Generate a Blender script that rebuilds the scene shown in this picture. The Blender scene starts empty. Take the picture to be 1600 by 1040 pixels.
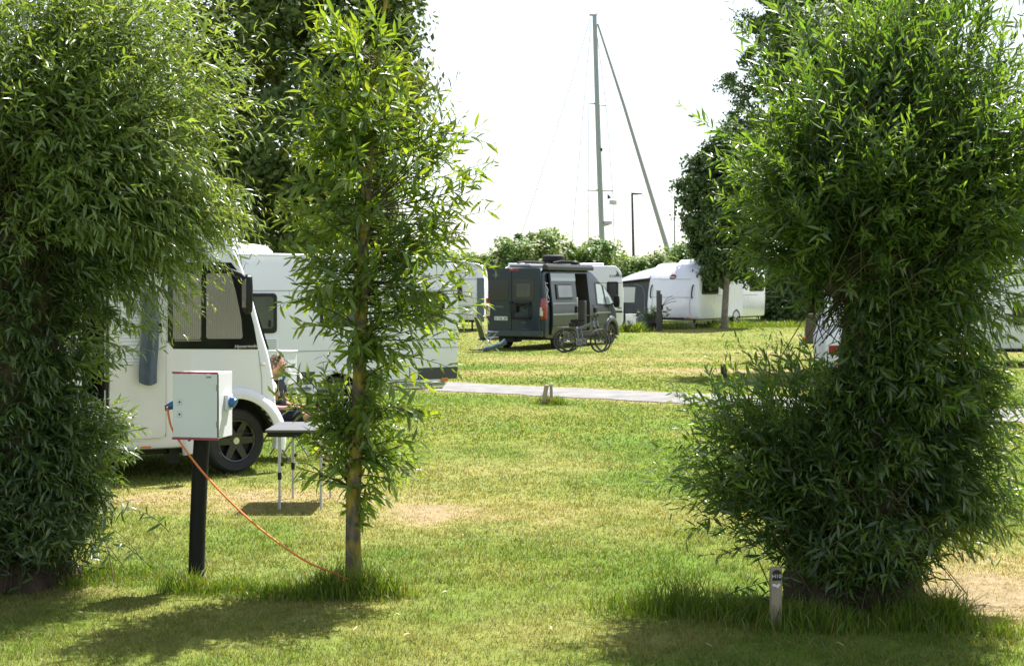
import bpy, bmesh, math, random
import numpy as np
from mathutils import Vector, Matrix, noise as mnoise

# ------------------------------------------------------------------ scene, camera, light
S = bpy.context.scene
C = S.collection
F = 2222.0            # focal length in photo pixels (50 mm on 36 mm, 1600 px wide)
CAMZ, HORIZON = 2.0, 445.0
rng = np.random.default_rng(7)
R = math.radians
PI = math.pi

def gz(x, y):
    """height of the lawn"""
    t = min(max((y - 49.5) / 7.0, 0.0), 1.0)
    t = t * t * (3 - 2 * t)
    return 0.25 * t
def gz_np(x, y):
    t = np.clip((y - 49.5) / 7.0, 0, 1); t = t * t * (3 - 2 * t)
    return 0.25 * t
def P(px, py, D):
    return Vector(((px - 800) * D / F, D, CAMZ - (py - HORIZON) * D / F))
def X(px, D): return (px - 800) * D / F
def Z(py, D): return CAMZ - (py - HORIZON) * D / F

# ------------------------------------------------------------------ materials
MATS = {}
def srgb(r, g, b):
    f = lambda c: (c / 255 / 12.92) if c / 255 <= 0.04045 else ((c / 255 + 0.055) / 1.055) ** 2.4
    return (f(r), f(g), f(b), 1)
def mat(name, col, rough=0.5, metal=0.0, spec=0.5, coat=0.0, var=0.0, scale=4.0, bump=0.0, bscale=30.0, stretch=None, emit=None):
    if name in MATS: return MATS[name]
    m = bpy.data.materials.new(name); m.use_nodes = True
    nt = m.node_tree; b = nt.nodes['Principled BSDF']
    col = tuple(col) + ((1,) if len(col) == 3 else ())
    b.inputs['Base Color'].default_value = col
    b.inputs['Roughness'].default_value = rough
    b.inputs['Metallic'].default_value = metal
    b.inputs['Specular IOR Level'].default_value = spec
    b.inputs['Coat Weight'].default_value = coat
    b.inputs['Coat Roughness'].default_value = 0.06
    if var or bump:
        tc = nt.nodes.new('ShaderNodeTexCoord'); mp = nt.nodes.new('ShaderNodeMapping')
        nt.links.new(tc.outputs['Object'], mp.inputs['Vector'])
        if stretch: mp.inputs['Scale'].default_value = stretch
    if var:
        n = nt.nodes.new('ShaderNodeTexNoise'); n.inputs['Scale'].default_value = scale; n.inputs['Detail'].default_value = 6
        nt.links.new(mp.outputs['Vector'], n.inputs['Vector'])
        r = nt.nodes.new('ShaderNodeValToRGB')
        r.color_ramp.elements[0].position = 0.3; r.color_ramp.elements[1].position = 0.7
        r.color_ramp.elements[0].color = tuple(c * (1 - var) for c in col[:3]) + (1,)
        r.color_ramp.elements[1].color = tuple(min(c * (1 + var), 0.95) for c in col[:3]) + (1,)
        nt.links.new(n.outputs['Fac'], r.inputs['Fac']); nt.links.new(r.outputs['Color'], b.inputs['Base Color'])
        mr = nt.nodes.new('ShaderNodeMapRange'); mr.inputs['To Min'].default_value = max(rough - 0.08, 0.02); mr.inputs['To Max'].default_value = rough + 0.1
        nt.links.new(n.outputs['Fac'], mr.inputs['Value']); nt.links.new(mr.outputs['Result'], b.inputs['Roughness'])
    if bump:
        n2 = nt.nodes.new('ShaderNodeTexNoise'); n2.inputs['Scale'].default_value = bscale; n2.inputs['Detail'].default_value = 5
        nt.links.new(mp.outputs['Vector'], n2.inputs['Vector'])
        bp = nt.nodes.new('ShaderNodeBump'); bp.inputs['Strength'].default_value = bump; bp.inputs['Distance'].default_value = 0.02
        nt.links.new(n2.outputs['Fac'], bp.inputs['Height']); nt.links.new(bp.outputs['Normal'], b.inputs['Normal'])
    MATS[name] = m
    return m

def leaf_mat(name, back=1.35, rough=0.38, trans=0.38, tcol=(1.25, 1.25, 0.35), spec=0.5):
    """colour from the vertex attribute 'tint' (leaf pigment, some with painted sun or haze), glossy upper side, light passing through"""
    m = bpy.data.materials.new(name); m.use_nodes = True
    nt = m.node_tree; b = nt.nodes['Principled BSDF']; out = nt.nodes['Material Output']
    at = nt.nodes.new('ShaderNodeAttribute'); at.attribute_name = 'tint'
    geo = nt.nodes.new('ShaderNodeNewGeometry')
    mul = nt.nodes.new('ShaderNodeMix'); mul.data_type = 'RGBA'; mul.blend_type = 'MULTIPLY'
    mul.inputs['Factor'].default_value = 1
    mul.inputs['B'].default_value = (back, back * 0.98, back * 1.15, 1)
    nt.links.new(at.outputs['Color'], mul.inputs['A'])
    mx = nt.nodes.new('ShaderNodeMix'); mx.data_type = 'RGBA'
    nt.links.new(geo.outputs['Backfacing'], mx.inputs['Factor'])
    nt.links.new(at.outputs['Color'], mx.inputs['A']); nt.links.new(mul.outputs['Result'], mx.inputs['B'])
    nt.links.new(mx.outputs['Result'], b.inputs['Base Color'])
    b.inputs['Roughness'].default_value = rough
    b.inputs['Specular IOR Level'].default_value = spec
    tr = nt.nodes.new('ShaderNodeBsdfTranslucent')
    m2 = nt.nodes.new('ShaderNodeMix'); m2.data_type = 'RGBA'; m2.blend_type = 'MULTIPLY'; m2.inputs['Factor'].default_value = 1
    m2.inputs['B'].default_value = tuple(tcol) + (1,)
    nt.links.new(at.outputs['Color'], m2.inputs['A']); nt.links.new(m2.outputs['Result'], tr.inputs['Color'])
    ms = nt.nodes.new('ShaderNodeMixShader'); ms.inputs['Fac'].default_value = trans
    nt.links.new(b.outputs[0], ms.inputs[1]); nt.links.new(tr.outputs[0], ms.inputs[2])
    nt.links.new(ms.outputs[0], out.inputs['Surface'])
    MATS[name] = m
    return m

# ------------------------------------------------------------------ objects
def tag(o, label=None, cat=None, group=None, kind=None):
    if label: o['label'] = label
    if cat: o['category'] = cat
    if group: o['group'] = group
    if kind: o['kind'] = kind
    return o
def thing(name, label, cat, loc=(0, 0, 0), rz=0.0, group=None):
    o = bpy.data.objects.new(name, None); C.objects.link(o)
    o.empty_display_size = 0.2
    o.location = loc; o.rotation_euler = (0, 0, rz)
    return tag(o, label, cat, group)
def copy_tree(o, parent=None):
    c = o.copy(); C.objects.link(c)
    if parent is not None: c.parent = parent
    for ch in list(o.children): copy_tree(ch, c)
    return c

class MB:
    def __init__(s): s.v = []; s.f = []; s.m = []
    def add(s, vs, fs, mi=0):
        o = len(s.v); s.v += [Vector(v) for v in vs]
        for f in fs: s.f.append([o + i for i in f]); s.m.append(mi)
        return s
    def box(s, c, d, rot=None, mi=0):
        M = rot.to_matrix() if rot is not None and not isinstance(rot, Matrix) else (rot or Matrix.Identity(3))
        c = Vector(c); h = Vector(d) / 2
        vs = [c + M @ Vector((sx * h.x, sy * h.y, sz * h.z)) for sz in (-1, 1) for sx, sy in ((-1, -1), (1, -1), (1, 1), (-1, 1))]
        return s.add(vs, [(3, 2, 1, 0), (4, 5, 6, 7), (0, 1, 5, 4), (1, 2, 6, 5), (2, 3, 7, 6), (3, 0, 4, 7)], mi)
    def ring_loft(s, rings, closed=True, cap=True, mi=0):
        n = len(rings[0]); o = len(s.v)
        for r in rings: s.v += [Vector(p) for p in r]
        for i in range(len(rings) - 1):
            for j in range(n if closed else n - 1):
                k = (j + 1) % n
                s.f.append([o + i * n + j, o + i * n + k, o + (i + 1) * n + k, o + (i + 1) * n + j]); s.m.append(mi)
        if cap:
            s.f.append([o + j for j in range(n)][::-1]); s.m.append(mi)
            s.f.append([o + (len(rings) - 1) * n + j for j in range(n)]); s.m.append(mi)
        return s
    def tube(s, pts, r, n=8, mi=0, wob=0.0, cap=True):
        pts = [Vector(p) for p in pts]
        if not hasattr(r, '__len__'): r = [r] * len(pts)
        rings = []; prev = None
        for i, p in enumerate(pts):
            t = (pts[min(i + 1, len(pts) - 1)] - pts[max(i - 1, 0)]).normalized()
            if prev is None:
                a = t.orthogonal().normalized()
            else:
                a = (prev - t * prev.dot(t)).normalized()
            prev = a; b = t.cross(a)
            ring = []
            for j in range(n):
                q = 2 * PI * j / n
                d = a * math.cos(q) + b * math.sin(q)
                rr = r[i]
                if wob: rr *= 1 + wob * mnoise.noise((p + d * r[i]) * 5.0) + 0.5 * wob * mnoise.noise((p + d * r[i]) * 14.0)
                ring.append(p + d * rr)
            rings.append(ring)
        return s.ring_loft(rings, True, cap, mi)
    def cyl(s, p0, p1, r0, r1=None, n=16, mi=0):
        return s.tube([p0, p1], [r0, r0 if r1 is None else r1], n, mi)
    def lathe(s, prof, c, ax, n=28, mi=0, closed=False, cap=True):
        """prof: list of (radius, distance along ax)"""
        c = Vector(c); ax = Vector(ax).normalized(); a = ax.orthogonal().normalized(); b = ax.cross(a)
        rings = [[c + ax * h + (a * math.cos(2 * PI * j / n) + b * math.sin(2 * PI * j / n)) * r for j in range(n)] for r, h in prof]
        if closed: rings.append(rings[0])
        return s.ring_loft(rings, True, cap and not closed, mi)
    def plate(s, pts, O, U, V, t, mi=0):
        """a plate of outline pts in the plane O,U,V, from the plane outwards along N = U x V by t"""
        O, U, V = Vector(O), Vector(U).normalized(), Vector(V).normalized(); N = U.cross(V).normalized()
        a = [O + U * x + V * y - N * 0.004 for x, y in pts]; b = [p + N * (t + 0.004) for p in a]
        return s.ring_loft([a, b], True, True, mi)
    def ball(s, c, r, n=14, mi=0):
        c = Vector(c); r = Vector(r) if hasattr(r, '__len__') else Vector((r, r, r))
        rings = []
        for i in range(n + 1):
            t = PI * (i + 0.001 + (-0.002 * i / n)) / n if 0 < i < n else (0.02 if i == 0 else PI - 0.02)
            rings.append([c + Vector((r.x * math.sin(t) * math.cos(2 * PI * j / (2 * n)), r.y * math.sin(t) * math.sin(2 * PI * j / (2 * n)), -r.z * math.cos(t))) for j in range(2 * n)])
        return s.ring_loft(rings, True, True, mi)
    def mesh(s, name):
        me = bpy.data.meshes.new(name)
        me.from_pydata([tuple(v) for v in s.v], [], s.f)
        for p, m in zip(me.polygons, s.m): p.material_index = m
        bm = bmesh.new(); bm.from_mesh(me); bmesh.ops.recalc_face_normals(bm, faces=bm.faces); bm.to_mesh(me); bm.free()
        return me
    def build(s, name, mats, parent=None, smooth=35, bevel=0.0, seg=2, loc=None, rot=None):
        me = s.mesh(name)
        for m in (mats if isinstance(mats, (list, tuple)) else [mats]): me.materials.append(m)
        o = bpy.data.objects.new(name, me); C.objects.link(o)
        if parent is not None: o.parent = parent
        if loc is not None: o.location = loc
        if rot is not None: o.rotation_euler = rot
        if smooth:
            try: me.shade_smooth()
            except Exception: pass
            try: me.set_sharp_from_angle(angle=R(smooth))
            except Exception: pass
        if bevel:
            b = o.modifiers.new('Bevel', 'BEVEL'); b.width = bevel; b.segments = seg; b.limit_method = 'ANGLE'; b.angle_limit = R(40)
        return o

def bake(o):
    dg = bpy.context.evaluated_depsgraph_get(); dg.update()
    me = bpy.data.meshes.new_from_object(o.evaluated_get(dg), depsgraph=dg)
    o.modifiers.clear(); o.data = me
    return o
def cut(o, cutters, m):
    """carve openings out of a closed mesh; the cut faces take the material m"""
    for cb in cutters:
        me = cb.mesh('opening')
        me.materials.append(m)
        co = bpy.data.objects.new('opening', me); C.objects.link(co)
        co.matrix_world = Matrix.Identity(4)
        par, o.parent = o.parent, None
        md = o.modifiers.new('cut', 'BOOLEAN'); md.operation = 'DIFFERENCE'; md.solver = 'EXACT'; md.material_mode = 'TRANSFER'; md.object = co
        bake(o); o.parent = par
        bpy.data.objects.remove(co)
    try: o.data.set_sharp_from_angle(angle=R(35))
    except Exception: pass
    return o

def np_mesh(name, co, tris, mats, tint=None, mat_idx=None, parent=None, smooth=True):
    me = bpy.data.meshes.new(name)
    n, k = len(co), len(tris)
    me.vertices.add(n); me.vertices.foreach_set('co', np.ascontiguousarray(co, dtype=np.float32).ravel())
    w = tris.shape[1]
    me.loops.add(k * w); me.loops.foreach_set('vertex_index', np.ascontiguousarray(tris, dtype=np.int32).ravel())
    me.polygons.add(k); me.polygons.foreach_set('loop_start', np.arange(0, k * w, w, dtype=np.int32))
    if mat_idx is not None: me.polygons.foreach_set('material_index', np.ascontiguousarray(mat_idx, dtype=np.int32))
    me.polygons.foreach_set('use_smooth', np.full(k, smooth))
    me.update(calc_edges=True)
    if tint is not None:
        a = me.attributes.new('tint', 'FLOAT_COLOR', 'POINT')
        c4 = np.ones((n, 4), dtype=np.float32); c4[:, :3] = tint
        a.data.foreach_set('color', c4.ravel())
    for m in mats: me.materials.append(m)
    o = bpy.data.objects.new(name, me); C.objects.link(o)
    if parent is not None: o.parent = parent
    return o

def text(name, body, size, m, parent, loc, U, V, depth=0.003, shear=0.0, align='LEFT'):
    """lettering lying in the plane U (reading direction), V (up)"""
    cu = bpy.data.curves.new(name, 'FONT'); cu.body = body; cu.size = size; cu.extrude = depth / 2; cu.shear = shear
    cu.align_x = align; cu.resolution_u = 3
    t = bpy.data.objects.new(name, cu); C.objects.link(t)
    dg = bpy.context.evaluated_depsgraph_get(); dg.update()
    me = bpy.data.meshes.new_from_object(t.evaluated_get(dg), depsgraph=dg)
    bpy.data.objects.remove(t)
    me.materials.clear(); me.materials.append(m); me.name = name
    o = bpy.data.objects.new(name, me); C.objects.link(o); o.parent = parent
    U, V = Vector(U).normalized(), Vector(V).normalized(); N = U.cross(V)
    M = Matrix((U, V, N)).transposed().to_4x4(); M.translation = Vector(loc)
    o.matrix_local = M
    return o

class Face:
    """a vertical face of a vehicle: turns photo pixels into (distance along, height)"""
    def __init__(s, x, y, deg): s.x, s.y, s.c, s.s = x, y, math.cos(R(deg)), math.sin(R(deg))
    def t(s, px):
        k = (px - 800) / F
        return (k * s.y - s.x) / (s.c - k * s.s)
    def D(s, px): return s.y + s.s * s.t(px)
    def z(s, px, py): return Z(py, s.D(px))
    def at(s, px, py): return (s.t(px), s.z(px, py))
# ------------------------------------------------------------------ value noise
_L = rng.random((256, 256))
def vnoise(x, y):
    xi, yi = np.floor(x).astype(int), np.floor(y).astype(int); fx, fy = x - xi, y - yi
    fx, fy = fx * fx * (3 - 2 * fx), fy * fy * (3 - 2 * fy)
    a, b = _L[xi % 256, yi % 256], _L[(xi + 1) % 256, yi % 256]
    c, d = _L[xi % 256, (yi + 1) % 256], _L[(xi + 1) % 256, (yi + 1) % 256]
    return (a * (1 - fx) + b * fx) * (1 - fy) + (c * (1 - fx) + d * fx) * fy
def fbm(x, y, o=4):
    s, a, t = 0, 0.5, 0
    for i in range(o): s = s + a * vnoise(x * 2 ** i + 17.3 * i, y * 2 ** i + 5.1 * i); t += a; a *= 0.5
    return s / t

PATH_TOP = [(-16, 37.6), (-9, 33.8), (-1.11, 29.05), (3.1, 26.4), (8.1, 22.9), (12.0, 20.0), (22, 12.5)]
PATH_BOT = [(-16, 35.2), (-9, 31.5), (-1.11, 26.8), (3.1, 23.9), (8.1, 20.3), (12.0, 17.4), (22, 9.8)]
def path_d(x, y):
    """signed distance-like: < 0 on the path"""
    t = np.interp(x, [p[0] for p in PATH_TOP], [p[1] for p in PATH_TOP]); b = np.interp(x, [p[0] for p in PATH_BOT], [p[1] for p in PATH_BOT])
    return np.maximum(y - t, b - y)

DRY = [  # worn, sun-bleached patches of the lawn: x, y, radius x, radius y, strength
    (-3.0, 13.5, 1.7, 0.75, 1.0), (-2.0, 12.6, 1.3, 0.5, 0.45), (-0.75, 12.3, 1.1, 1.0, 0.85), (0.25, 12.6, 0.8, 0.8, 0.5),
    (4.8, 33.2, 2.6, 1.3, 1.05), (7.5, 32.4, 2.2, 1.2, 0.6), (0.0, 32.5, 2.5, 1.2, 0.55), (2.0, 38.0, 5.0, 1.6, 0.5), (9.0, 41.0, 5.0, 2.0, 0.5),
    (2.95, 9.3, 0.65, 0.55, 1.0), (3.5, 8.9, 0.7, 0.9, 0.9), (3.4, 10.4, 0.8, 0.7, 0.5), (-2.8, 9.3, 0.35, 0.15, 0.6),
    (-1.6, 8.4, 0.9, 0.5, 0.3), (0.5, 8.2, 1.2, 0.35, 0.3), (0.4, 15.5, 2.2, 0.7, 0.3), (3.5, 19.2, 2.0, 0.8, 0.45), (-1.0, 8.9, 0.5, 0.2, 0.35)]
def dryness(x, y):
    d = 0.10 + 0.75 * (fbm(x * 0.55 + 3, y * 0.4 + 9, 4) - 0.5) + 0.45 * (fbm(x * 2.6, y * 1.9, 3) - 0.5)
    for cx, cy, rx, ry, s in DRY:
        q = ((x - cx) / rx) ** 2 + ((y - cy) / ry) ** 2
        d = d + 0.8 * s * np.exp(-q) * (0.55 + 0.9 * fbm(x * 3.1 + 40, y * 3.1, 3))
    pd = path_d(x, y)
    d = d + 0.75 * np.exp(-np.clip(pd, 0, 9) / 0.35) * (pd > -1)
    d = d + 0.16 * np.clip((y - 30) / 12, 0, 1)
    return np.clip(d, 0, 1)
GREEN = np.array([0.138, 0.178, 0.028]); LUSH = np.array([0.095, 0.165, 0.022]); STRAW = np.array([0.31, 0.255, 0.10]); SAND = np.array([0.27, 0.21, 0.12])
def lawn_col(x, y):
    d = dryness(x, y)[:, None]
    g = LUSH + (GREEN - LUSH) * np.clip(fbm(x * 0.8 + 70, y * 0.6, 3) * 1.6 - 0.3, 0, 1)[:, None]
    return g * (1 - d) + STRAW * d, d[:, 0]

# ------------------------------------------------------------------ ground, path
def ground():
    xs = np.concatenate([np.linspace(-400, -30, 14)[:-1], np.linspace(-30, -6, 40)[:-1], np.linspace(-6, 6, 150)[:-1], np.linspace(6, 30, 60)[:-1], np.linspace(30, 400, 14)])
    ys = np.concatenate([np.linspace(-60, 5.5, 12)[:-1], np.linspace(5.5, 20, 190)[:-1], np.linspace(20, 60, 170)[:-1], np.linspace(60, 100, 20)[:-1], np.linspace(100, 1500, 14)])
    gx, gy = np.meshgrid(xs, ys); nx, ny = len(xs), len(ys)
    x, y = gx.ravel(), gy.ravel()
    near = np.exp(-((np.abs(x) / 12) ** 4)) * (y < 42) * (y > 0)
    z = gz_np(x, y) - 0.012 * fbm(x * 1.3, y * 1.3, 3) * near
    col, d = lawn_col(x, y)
    s = np.clip((d - 0.55) / 0.45, 0, 1)[:, None]
    col = (col * (1 - s) + SAND * s) * 0.92
    i = np.arange((ny - 1) * (nx - 1)); r, c = i // (nx - 1), i % (nx - 1); a = r * nx + c
    q = np.stack([a, a + 1, a + nx + 1, a + nx], 1)
    m = bpy.data.materials.new('lawn_soil'); m.use_nodes = True; nt = m.node_tree; b = nt.nodes['Principled BSDF']
    b.inputs['Roughness'].default_value = 0.95; b.inputs['Specular IOR Level'].default_value = 0.1
    at = nt.nodes.new('ShaderNodeAttribute'); at.attribute_name = 'tint'
    tc = nt.nodes.new('ShaderNodeTexCoord')
    n1 = nt.nodes.new('ShaderNodeTexNoise'); n1.inputs['Scale'].default_value = 9; n1.inputs['Detail'].default_value = 9; n1.inputs['Roughness'].default_value = 0.75
    nt.links.new(tc.outputs['Object'], n1.inputs['Vector'])
    mr = nt.nodes.new('ShaderNodeMapRange'); mr.inputs['From Min'].default_value = 0.3; mr.inputs['From Max'].default_value = 0.7
    mr.inputs['To Min'].default_value = 0.62; mr.inputs['To Max'].default_value = 1.32
    nt.links.new(n1.outputs['Fac'], mr.inputs['Value'])
    vm = nt.nodes.new('ShaderNodeVectorMath'); vm.operation = 'SCALE'
    nt.links.new(at.outputs['Color'], vm.inputs[0]); nt.links.new(mr.outputs['Result'], vm.inputs['Scale'])
    nt.links.new(vm.outputs['Vector'], b.inputs['Base Color'])
    bp = nt.nodes.new('ShaderNodeBump'); bp.inputs['Strength'].default_value = 0.7; bp.inputs['Distance'].default_value = 0.03
    nt.links.new(n1.outputs['Fac'], bp.inputs['Height']); nt.links.new(bp.outputs['Normal'], b.inputs['Normal'])
    o = np_mesh('ground', np.stack([x, y, z], 1), q, [m], tint=col)
    tag(o, 'sunlit campsite lawn with green turf and straw-coloured worn patches', 'ground', kind='structure')

def path():
    xs = np.linspace(-16, 22, 260)
    t = np.interp(xs, [p[0] for p in PATH_TOP], [p[1] for p in PATH_TOP]); b = np.interp(xs, [p[0] for p in PATH_BOT], [p[1] for p in PATH_BOT])
    k = np.ones(9) / 9
    t = np.convolve(np.pad(t, 4, mode='edge'), k, 'valid'); b = np.convolve(np.pad(b, 4, mode='edge'), k, 'valid')
    t = t + 0.35 * (fbm(xs * 2.3, xs * 0 + 3, 4) - 0.5); b = b + 0.45 * (fbm(xs * 2.9, xs * 0 + 8, 4) - 0.5)
    n = 7; rows = [b + (t - b) * j / (n - 1) for j in range(n)]
    co = np.concatenate([np.stack([xs, r_, 0.004 + 0.03 * np.sin(PI * j / (n - 1)) + 0 * xs], 1) for j, r_ in enumerate(rows)])
    m_ = len(xs); i = np.arange((n - 1) * (m_ - 1)); r, c = i // (m_ - 1), i % (m_ - 1); a = r * m_ + c
    q = np.stack([a, a + 1, a + m_ + 1, a + m_], 1)
    m = mat('asphalt', (0.195, 0.190, 0.186), 0.9, var=0.25, scale=2.2, bump=0.5, bscale=160, spec=0.25)
    o = np_mesh('path', co, q, [m]); tag(o, 'narrow pale grey asphalt path crossing the lawn', 'path', kind='structure')

# ------------------------------------------------------------------ grass
def blades(x, y, h, w, lean, col, z=None, seg=2):
    """curved tapering blades: returns vertices, triangles, tints"""
    n = len(x); az = rng.random(n) * 2 * PI; fz = rng.random(n) * 2 * PI
    dx, dy = np.cos(az) * lean, np.sin(az) * lean
    wx, wy = np.cos(fz) * w / 2, np.sin(fz) * w / 2
    z = gz_np(x, y) - 0.008 if z is None else z
    V = []
    for i in range(seg):
        u = i / seg; k = 1 - 0.55 * u
        cx, cy, cz = x + dx * u * u, y + dy * u * u, z + h * (u - 0.18 * u * u * np.clip(lean / np.maximum(h, .01), 0, 1.5))
        V += [np.stack([cx - wx * k, cy - wy * k, cz], 1), np.stack([cx + wx * k, cy + wy * k, cz], 1)]
    V.append(np.stack([x + dx, y + dy, z + h * (1 - 0.18 * np.clip(lean / np.maximum(h, .01), 0, 1.5))], 1))
    m = 2 * seg + 1
    V = np.stack(V, 1).reshape(-1, 3)
    t = []
    for i in range(seg - 1):
        a = 2 * i; t += [(a, a + 1, a + 3), (a, a + 3, a + 2)]
    a = 2 * (seg - 1); t.append((a, a + 1, a + 2))
    T = (np.arange(n)[:, None, None] * m + np.array(t)[None]).reshape(-1, 3)
    return V, T, np.repeat(col, m, 0)

KEEP_OUT = []   # (x, y, r): no mown blades where wheels stand
def lawn():
    Vs, Ts, Cs, o = [], [], [], 0
    for d0, d1, dens, h, w in ((6.6, 9.5, 5200, 0.028, 0.0042), (9.5, 13, 3600, 0.027, 0.0055), (13, 18, 1700, 0.027, 0.008), (18, 27, 640, 0.027, 0.014), (27, 44, 200, 0.028, 0.026), (44, 62, 110, 0.028, 0.045)):
        hw = 0.40
        area = (d1 - d0) * (2 * (hw * (d0 + d1) / 2 + 0.8)); n = int(area * dens)
        y = d0 + (d1 - d0) * rng.random(n); x = (rng.random(n) * 2 - 1) * (hw * y + 0.8)
        c, d = lawn_col(x, y)
        keep = (path_d(x, y) > 0.02 * rng.standard_normal(n)) & (rng.random(n) > 0.30 * np.clip((d - 0.6) / 0.4, 0, 1))
        clump = fbm(x * 7, y * 7, 2)
        keep &= rng.random(n) < 0.35 + 1.1 * clump
        x, y, c, d, clump = x[keep], y[keep], c[keep], d[keep], clump[keep]
        n = len(x)
        hh = h * (0.45 + 1.1 * rng.random(n)) * (1.15 - 0.6 * d) * (0.6 + 0.9 * clump)
        # some dead blades in every tuft
        dead = rng.random(n) < 0.10 + 0.3 * d
        vr = min(1.0, (11.0 / d0) ** 0.6)
        c = np.where((dead & (rng.random(n) < vr + .15))[:, None], STRAW * 0.95, c) * (1 + vr * (0.6 * rng.random(n) - 0.28))[:, None]
        c = c * (1 + 0.25 * rng.standard_normal((n, 1)) * np.array([[0.5, 0.15, 0.2]])).clip(0.5, 1.6)
        V, T, K = blades(x, y, hh, w * (0.7 + 0.6 * rng.random(n)), hh * (0.3 + 1.1 * rng.random(n)), c)
        Vs.append(V); Ts.append(T + o); Cs.append(K); o += len(V)
    ob = np_mesh('grass', np.concatenate(Vs), np.concatenate(Ts), [leaf_mat('grass_blade', 1.0, 0.5, 0.42, (1.15, 1.1, 0.45), 0.35)], tint=np.concatenate(Cs))
    tag(ob, 'short mown lawn grass with scattered dry blades', 'grass', kind='stuff')

def tall_grass():
    """unmown tufts left by the mower round posts, trunks and stakes"""
    spots = []
    def sp(cx, cy, rx, ry, n, h, w=0.006, straw=0.08): spots.append((cx, cy, rx, ry, n, h, w, straw))
    sp(X(300, 9.35), 9.30, 0.16, 0.13, 700, 0.22); sp(X(360, 9.3), 9.3, 0.30, 0.12, 650, 0.14); sp(X(430, 9.25), 9.25, 0.25, 0.12, 420, 0.12)
    sp(X(510, 9.2), 9.22, 0.26, 0.12, 900, 0.22); sp(X(580, 9.15), 9.15, 0.24, 0.13, 900, 0.23); sp(X(470, 9.05), 9.1, 0.4, 0.1, 500, 0.13)
    sp(X(1060, 8.9), 8.75, 0.40, 0.25, 900, 0.26); sp(X(1150, 8.7), 8.6, 0.35, 0.22, 900, 0.21); sp(X(1280, 8.5), 8.35, 0.45, 0.2, 1300, 0.20)
    sp(X(1420, 8.55), 8.4, 0.28, 0.22, 1300, 0.27); sp(X(1460, 8.5), 8.35, 0.16, 0.16, 600, 0.24); sp(X(1000, 8.9), 8.75, 0.3, 0.25, 350, 0.16)
    sp(X(1570, 8.1), 8.1, 0.12, 0.1, 150, 0.18); sp(X(60, 9.6), 9.6, 0.5, 0.25, 1400, 0.16); sp(X(180, 9.9), 9.9, 0.4, 0.2, 500, 0.12)
    sp(X(851, 24), 24.0, 0.16, 0.15, 420, 0.20, 0.014); sp(X(868, 24), 23.8, 0.16, 0.12, 300, 0.18, 0.014)
    sp(X(988, 55), 54.6, 0.55, 0.4, 500, 0.45, 0.04); sp(X(1180, 58), 59.5, 3.4, 0.8, 2600, 0.34, 0.025, 0.2); sp(X(1250, 60), 60.5, 2.0, 0.8, 1500, 0.3, 0.025); sp(X(1080, 58), 58.6, 3.4, 0.6, 1500, 0.25, 0.025)
    sp(X(1055, 56.0), 56.3, 0.7, 0.3, 350, 0.35, 0.04)
    Vs, Ts, Cs, o = [], [], [], 0
    for cx, cy, rx, ry, n, h, w, st in spots:
        gx_, gy_ = rng.standard_normal(n) * .62, rng.standard_normal(n) * .62; r = np.hypot(gx_, gy_)
        x, y = cx + rx * gx_, cy + ry * gy_
        tuft = fbm(x * 6 / max(1, w / .012) + 11, y * 6 / max(1, w / .012), 3)
        hh = 0.85 * h * (0.25 + 0.9 * rng.random(n)) * np.clip(1.2 - 0.45 * r, .3, 2) * (0.3 + 1.4 * tuft)
        c = np.array([0.125, 0.20, 0.02])[None] * (0.7 + 0.65 * rng.random((n, 1)))
        dead = rng.random(n) < st
        c = np.where(dead[:, None], STRAW, c)
        V, T, K = blades(x, y, hh, w * (0.7 + 0.7 * rng.random(n)), hh * (0.15 + 0.75 * rng.random(n) ** 1.5), c, seg=4)
        Vs.append(V); Ts.append(T + o); Cs.append(K); o += len(V)
    ob = np_mesh('tall_grass', np.concatenate(Vs), np.concatenate(Ts), [leaf_mat('tall_blade', 1.0, 0.42, 0.45, (1.2, 1.15, 0.4), 0.4)], tint=np.concatenate(Cs))
    tag(ob, 'uncut long grass left in tufts round the posts and tree trunks', 'grass', kind='stuff')

# ------------------------------------------------------------------ foliage
def norm(a): return a / np.maximum(np.linalg.norm(a, axis=-1, keepdims=True), 1e-9)
_LV = [(0, 0, 0), (.28, -.8, .10), (.28, 0, 0), (.28, .8, .10), (.62, -.85, .08), (.62, 0, -.02), (.62, .85, .08), (1, 0, -.06)]
_LT = [(0, 3, 2), (0, 2, 1), (2, 3, 6), (2, 6, 5), (1, 2, 5), (1, 5, 4), (5, 6, 7), (4, 5, 7)]
def leaves(pos, dirs, up, L, W, tint, droop=0.15):
    """lance-shaped leaves folded along the midrib"""
    n = len(pos)
    w = norm(np.cross(dirs, up)); nn = np.cross(w, dirs)
    V = []
    for u, v, f in _LV:
        V.append(pos + dirs * (L * u)[:, None] + w * (W / 2 * v)[:, None] + nn * (L * f * 0.35 - L * droop * u * u)[:, None])
    V = np.stack(V, 1).reshape(-1, 3)
    T = (np.arange(n)[:, None, None] * 8 + np.array(_LT)[None]).reshape(-1, 3)
    return V, T, np.repeat(tint, 8, 0)

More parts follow.
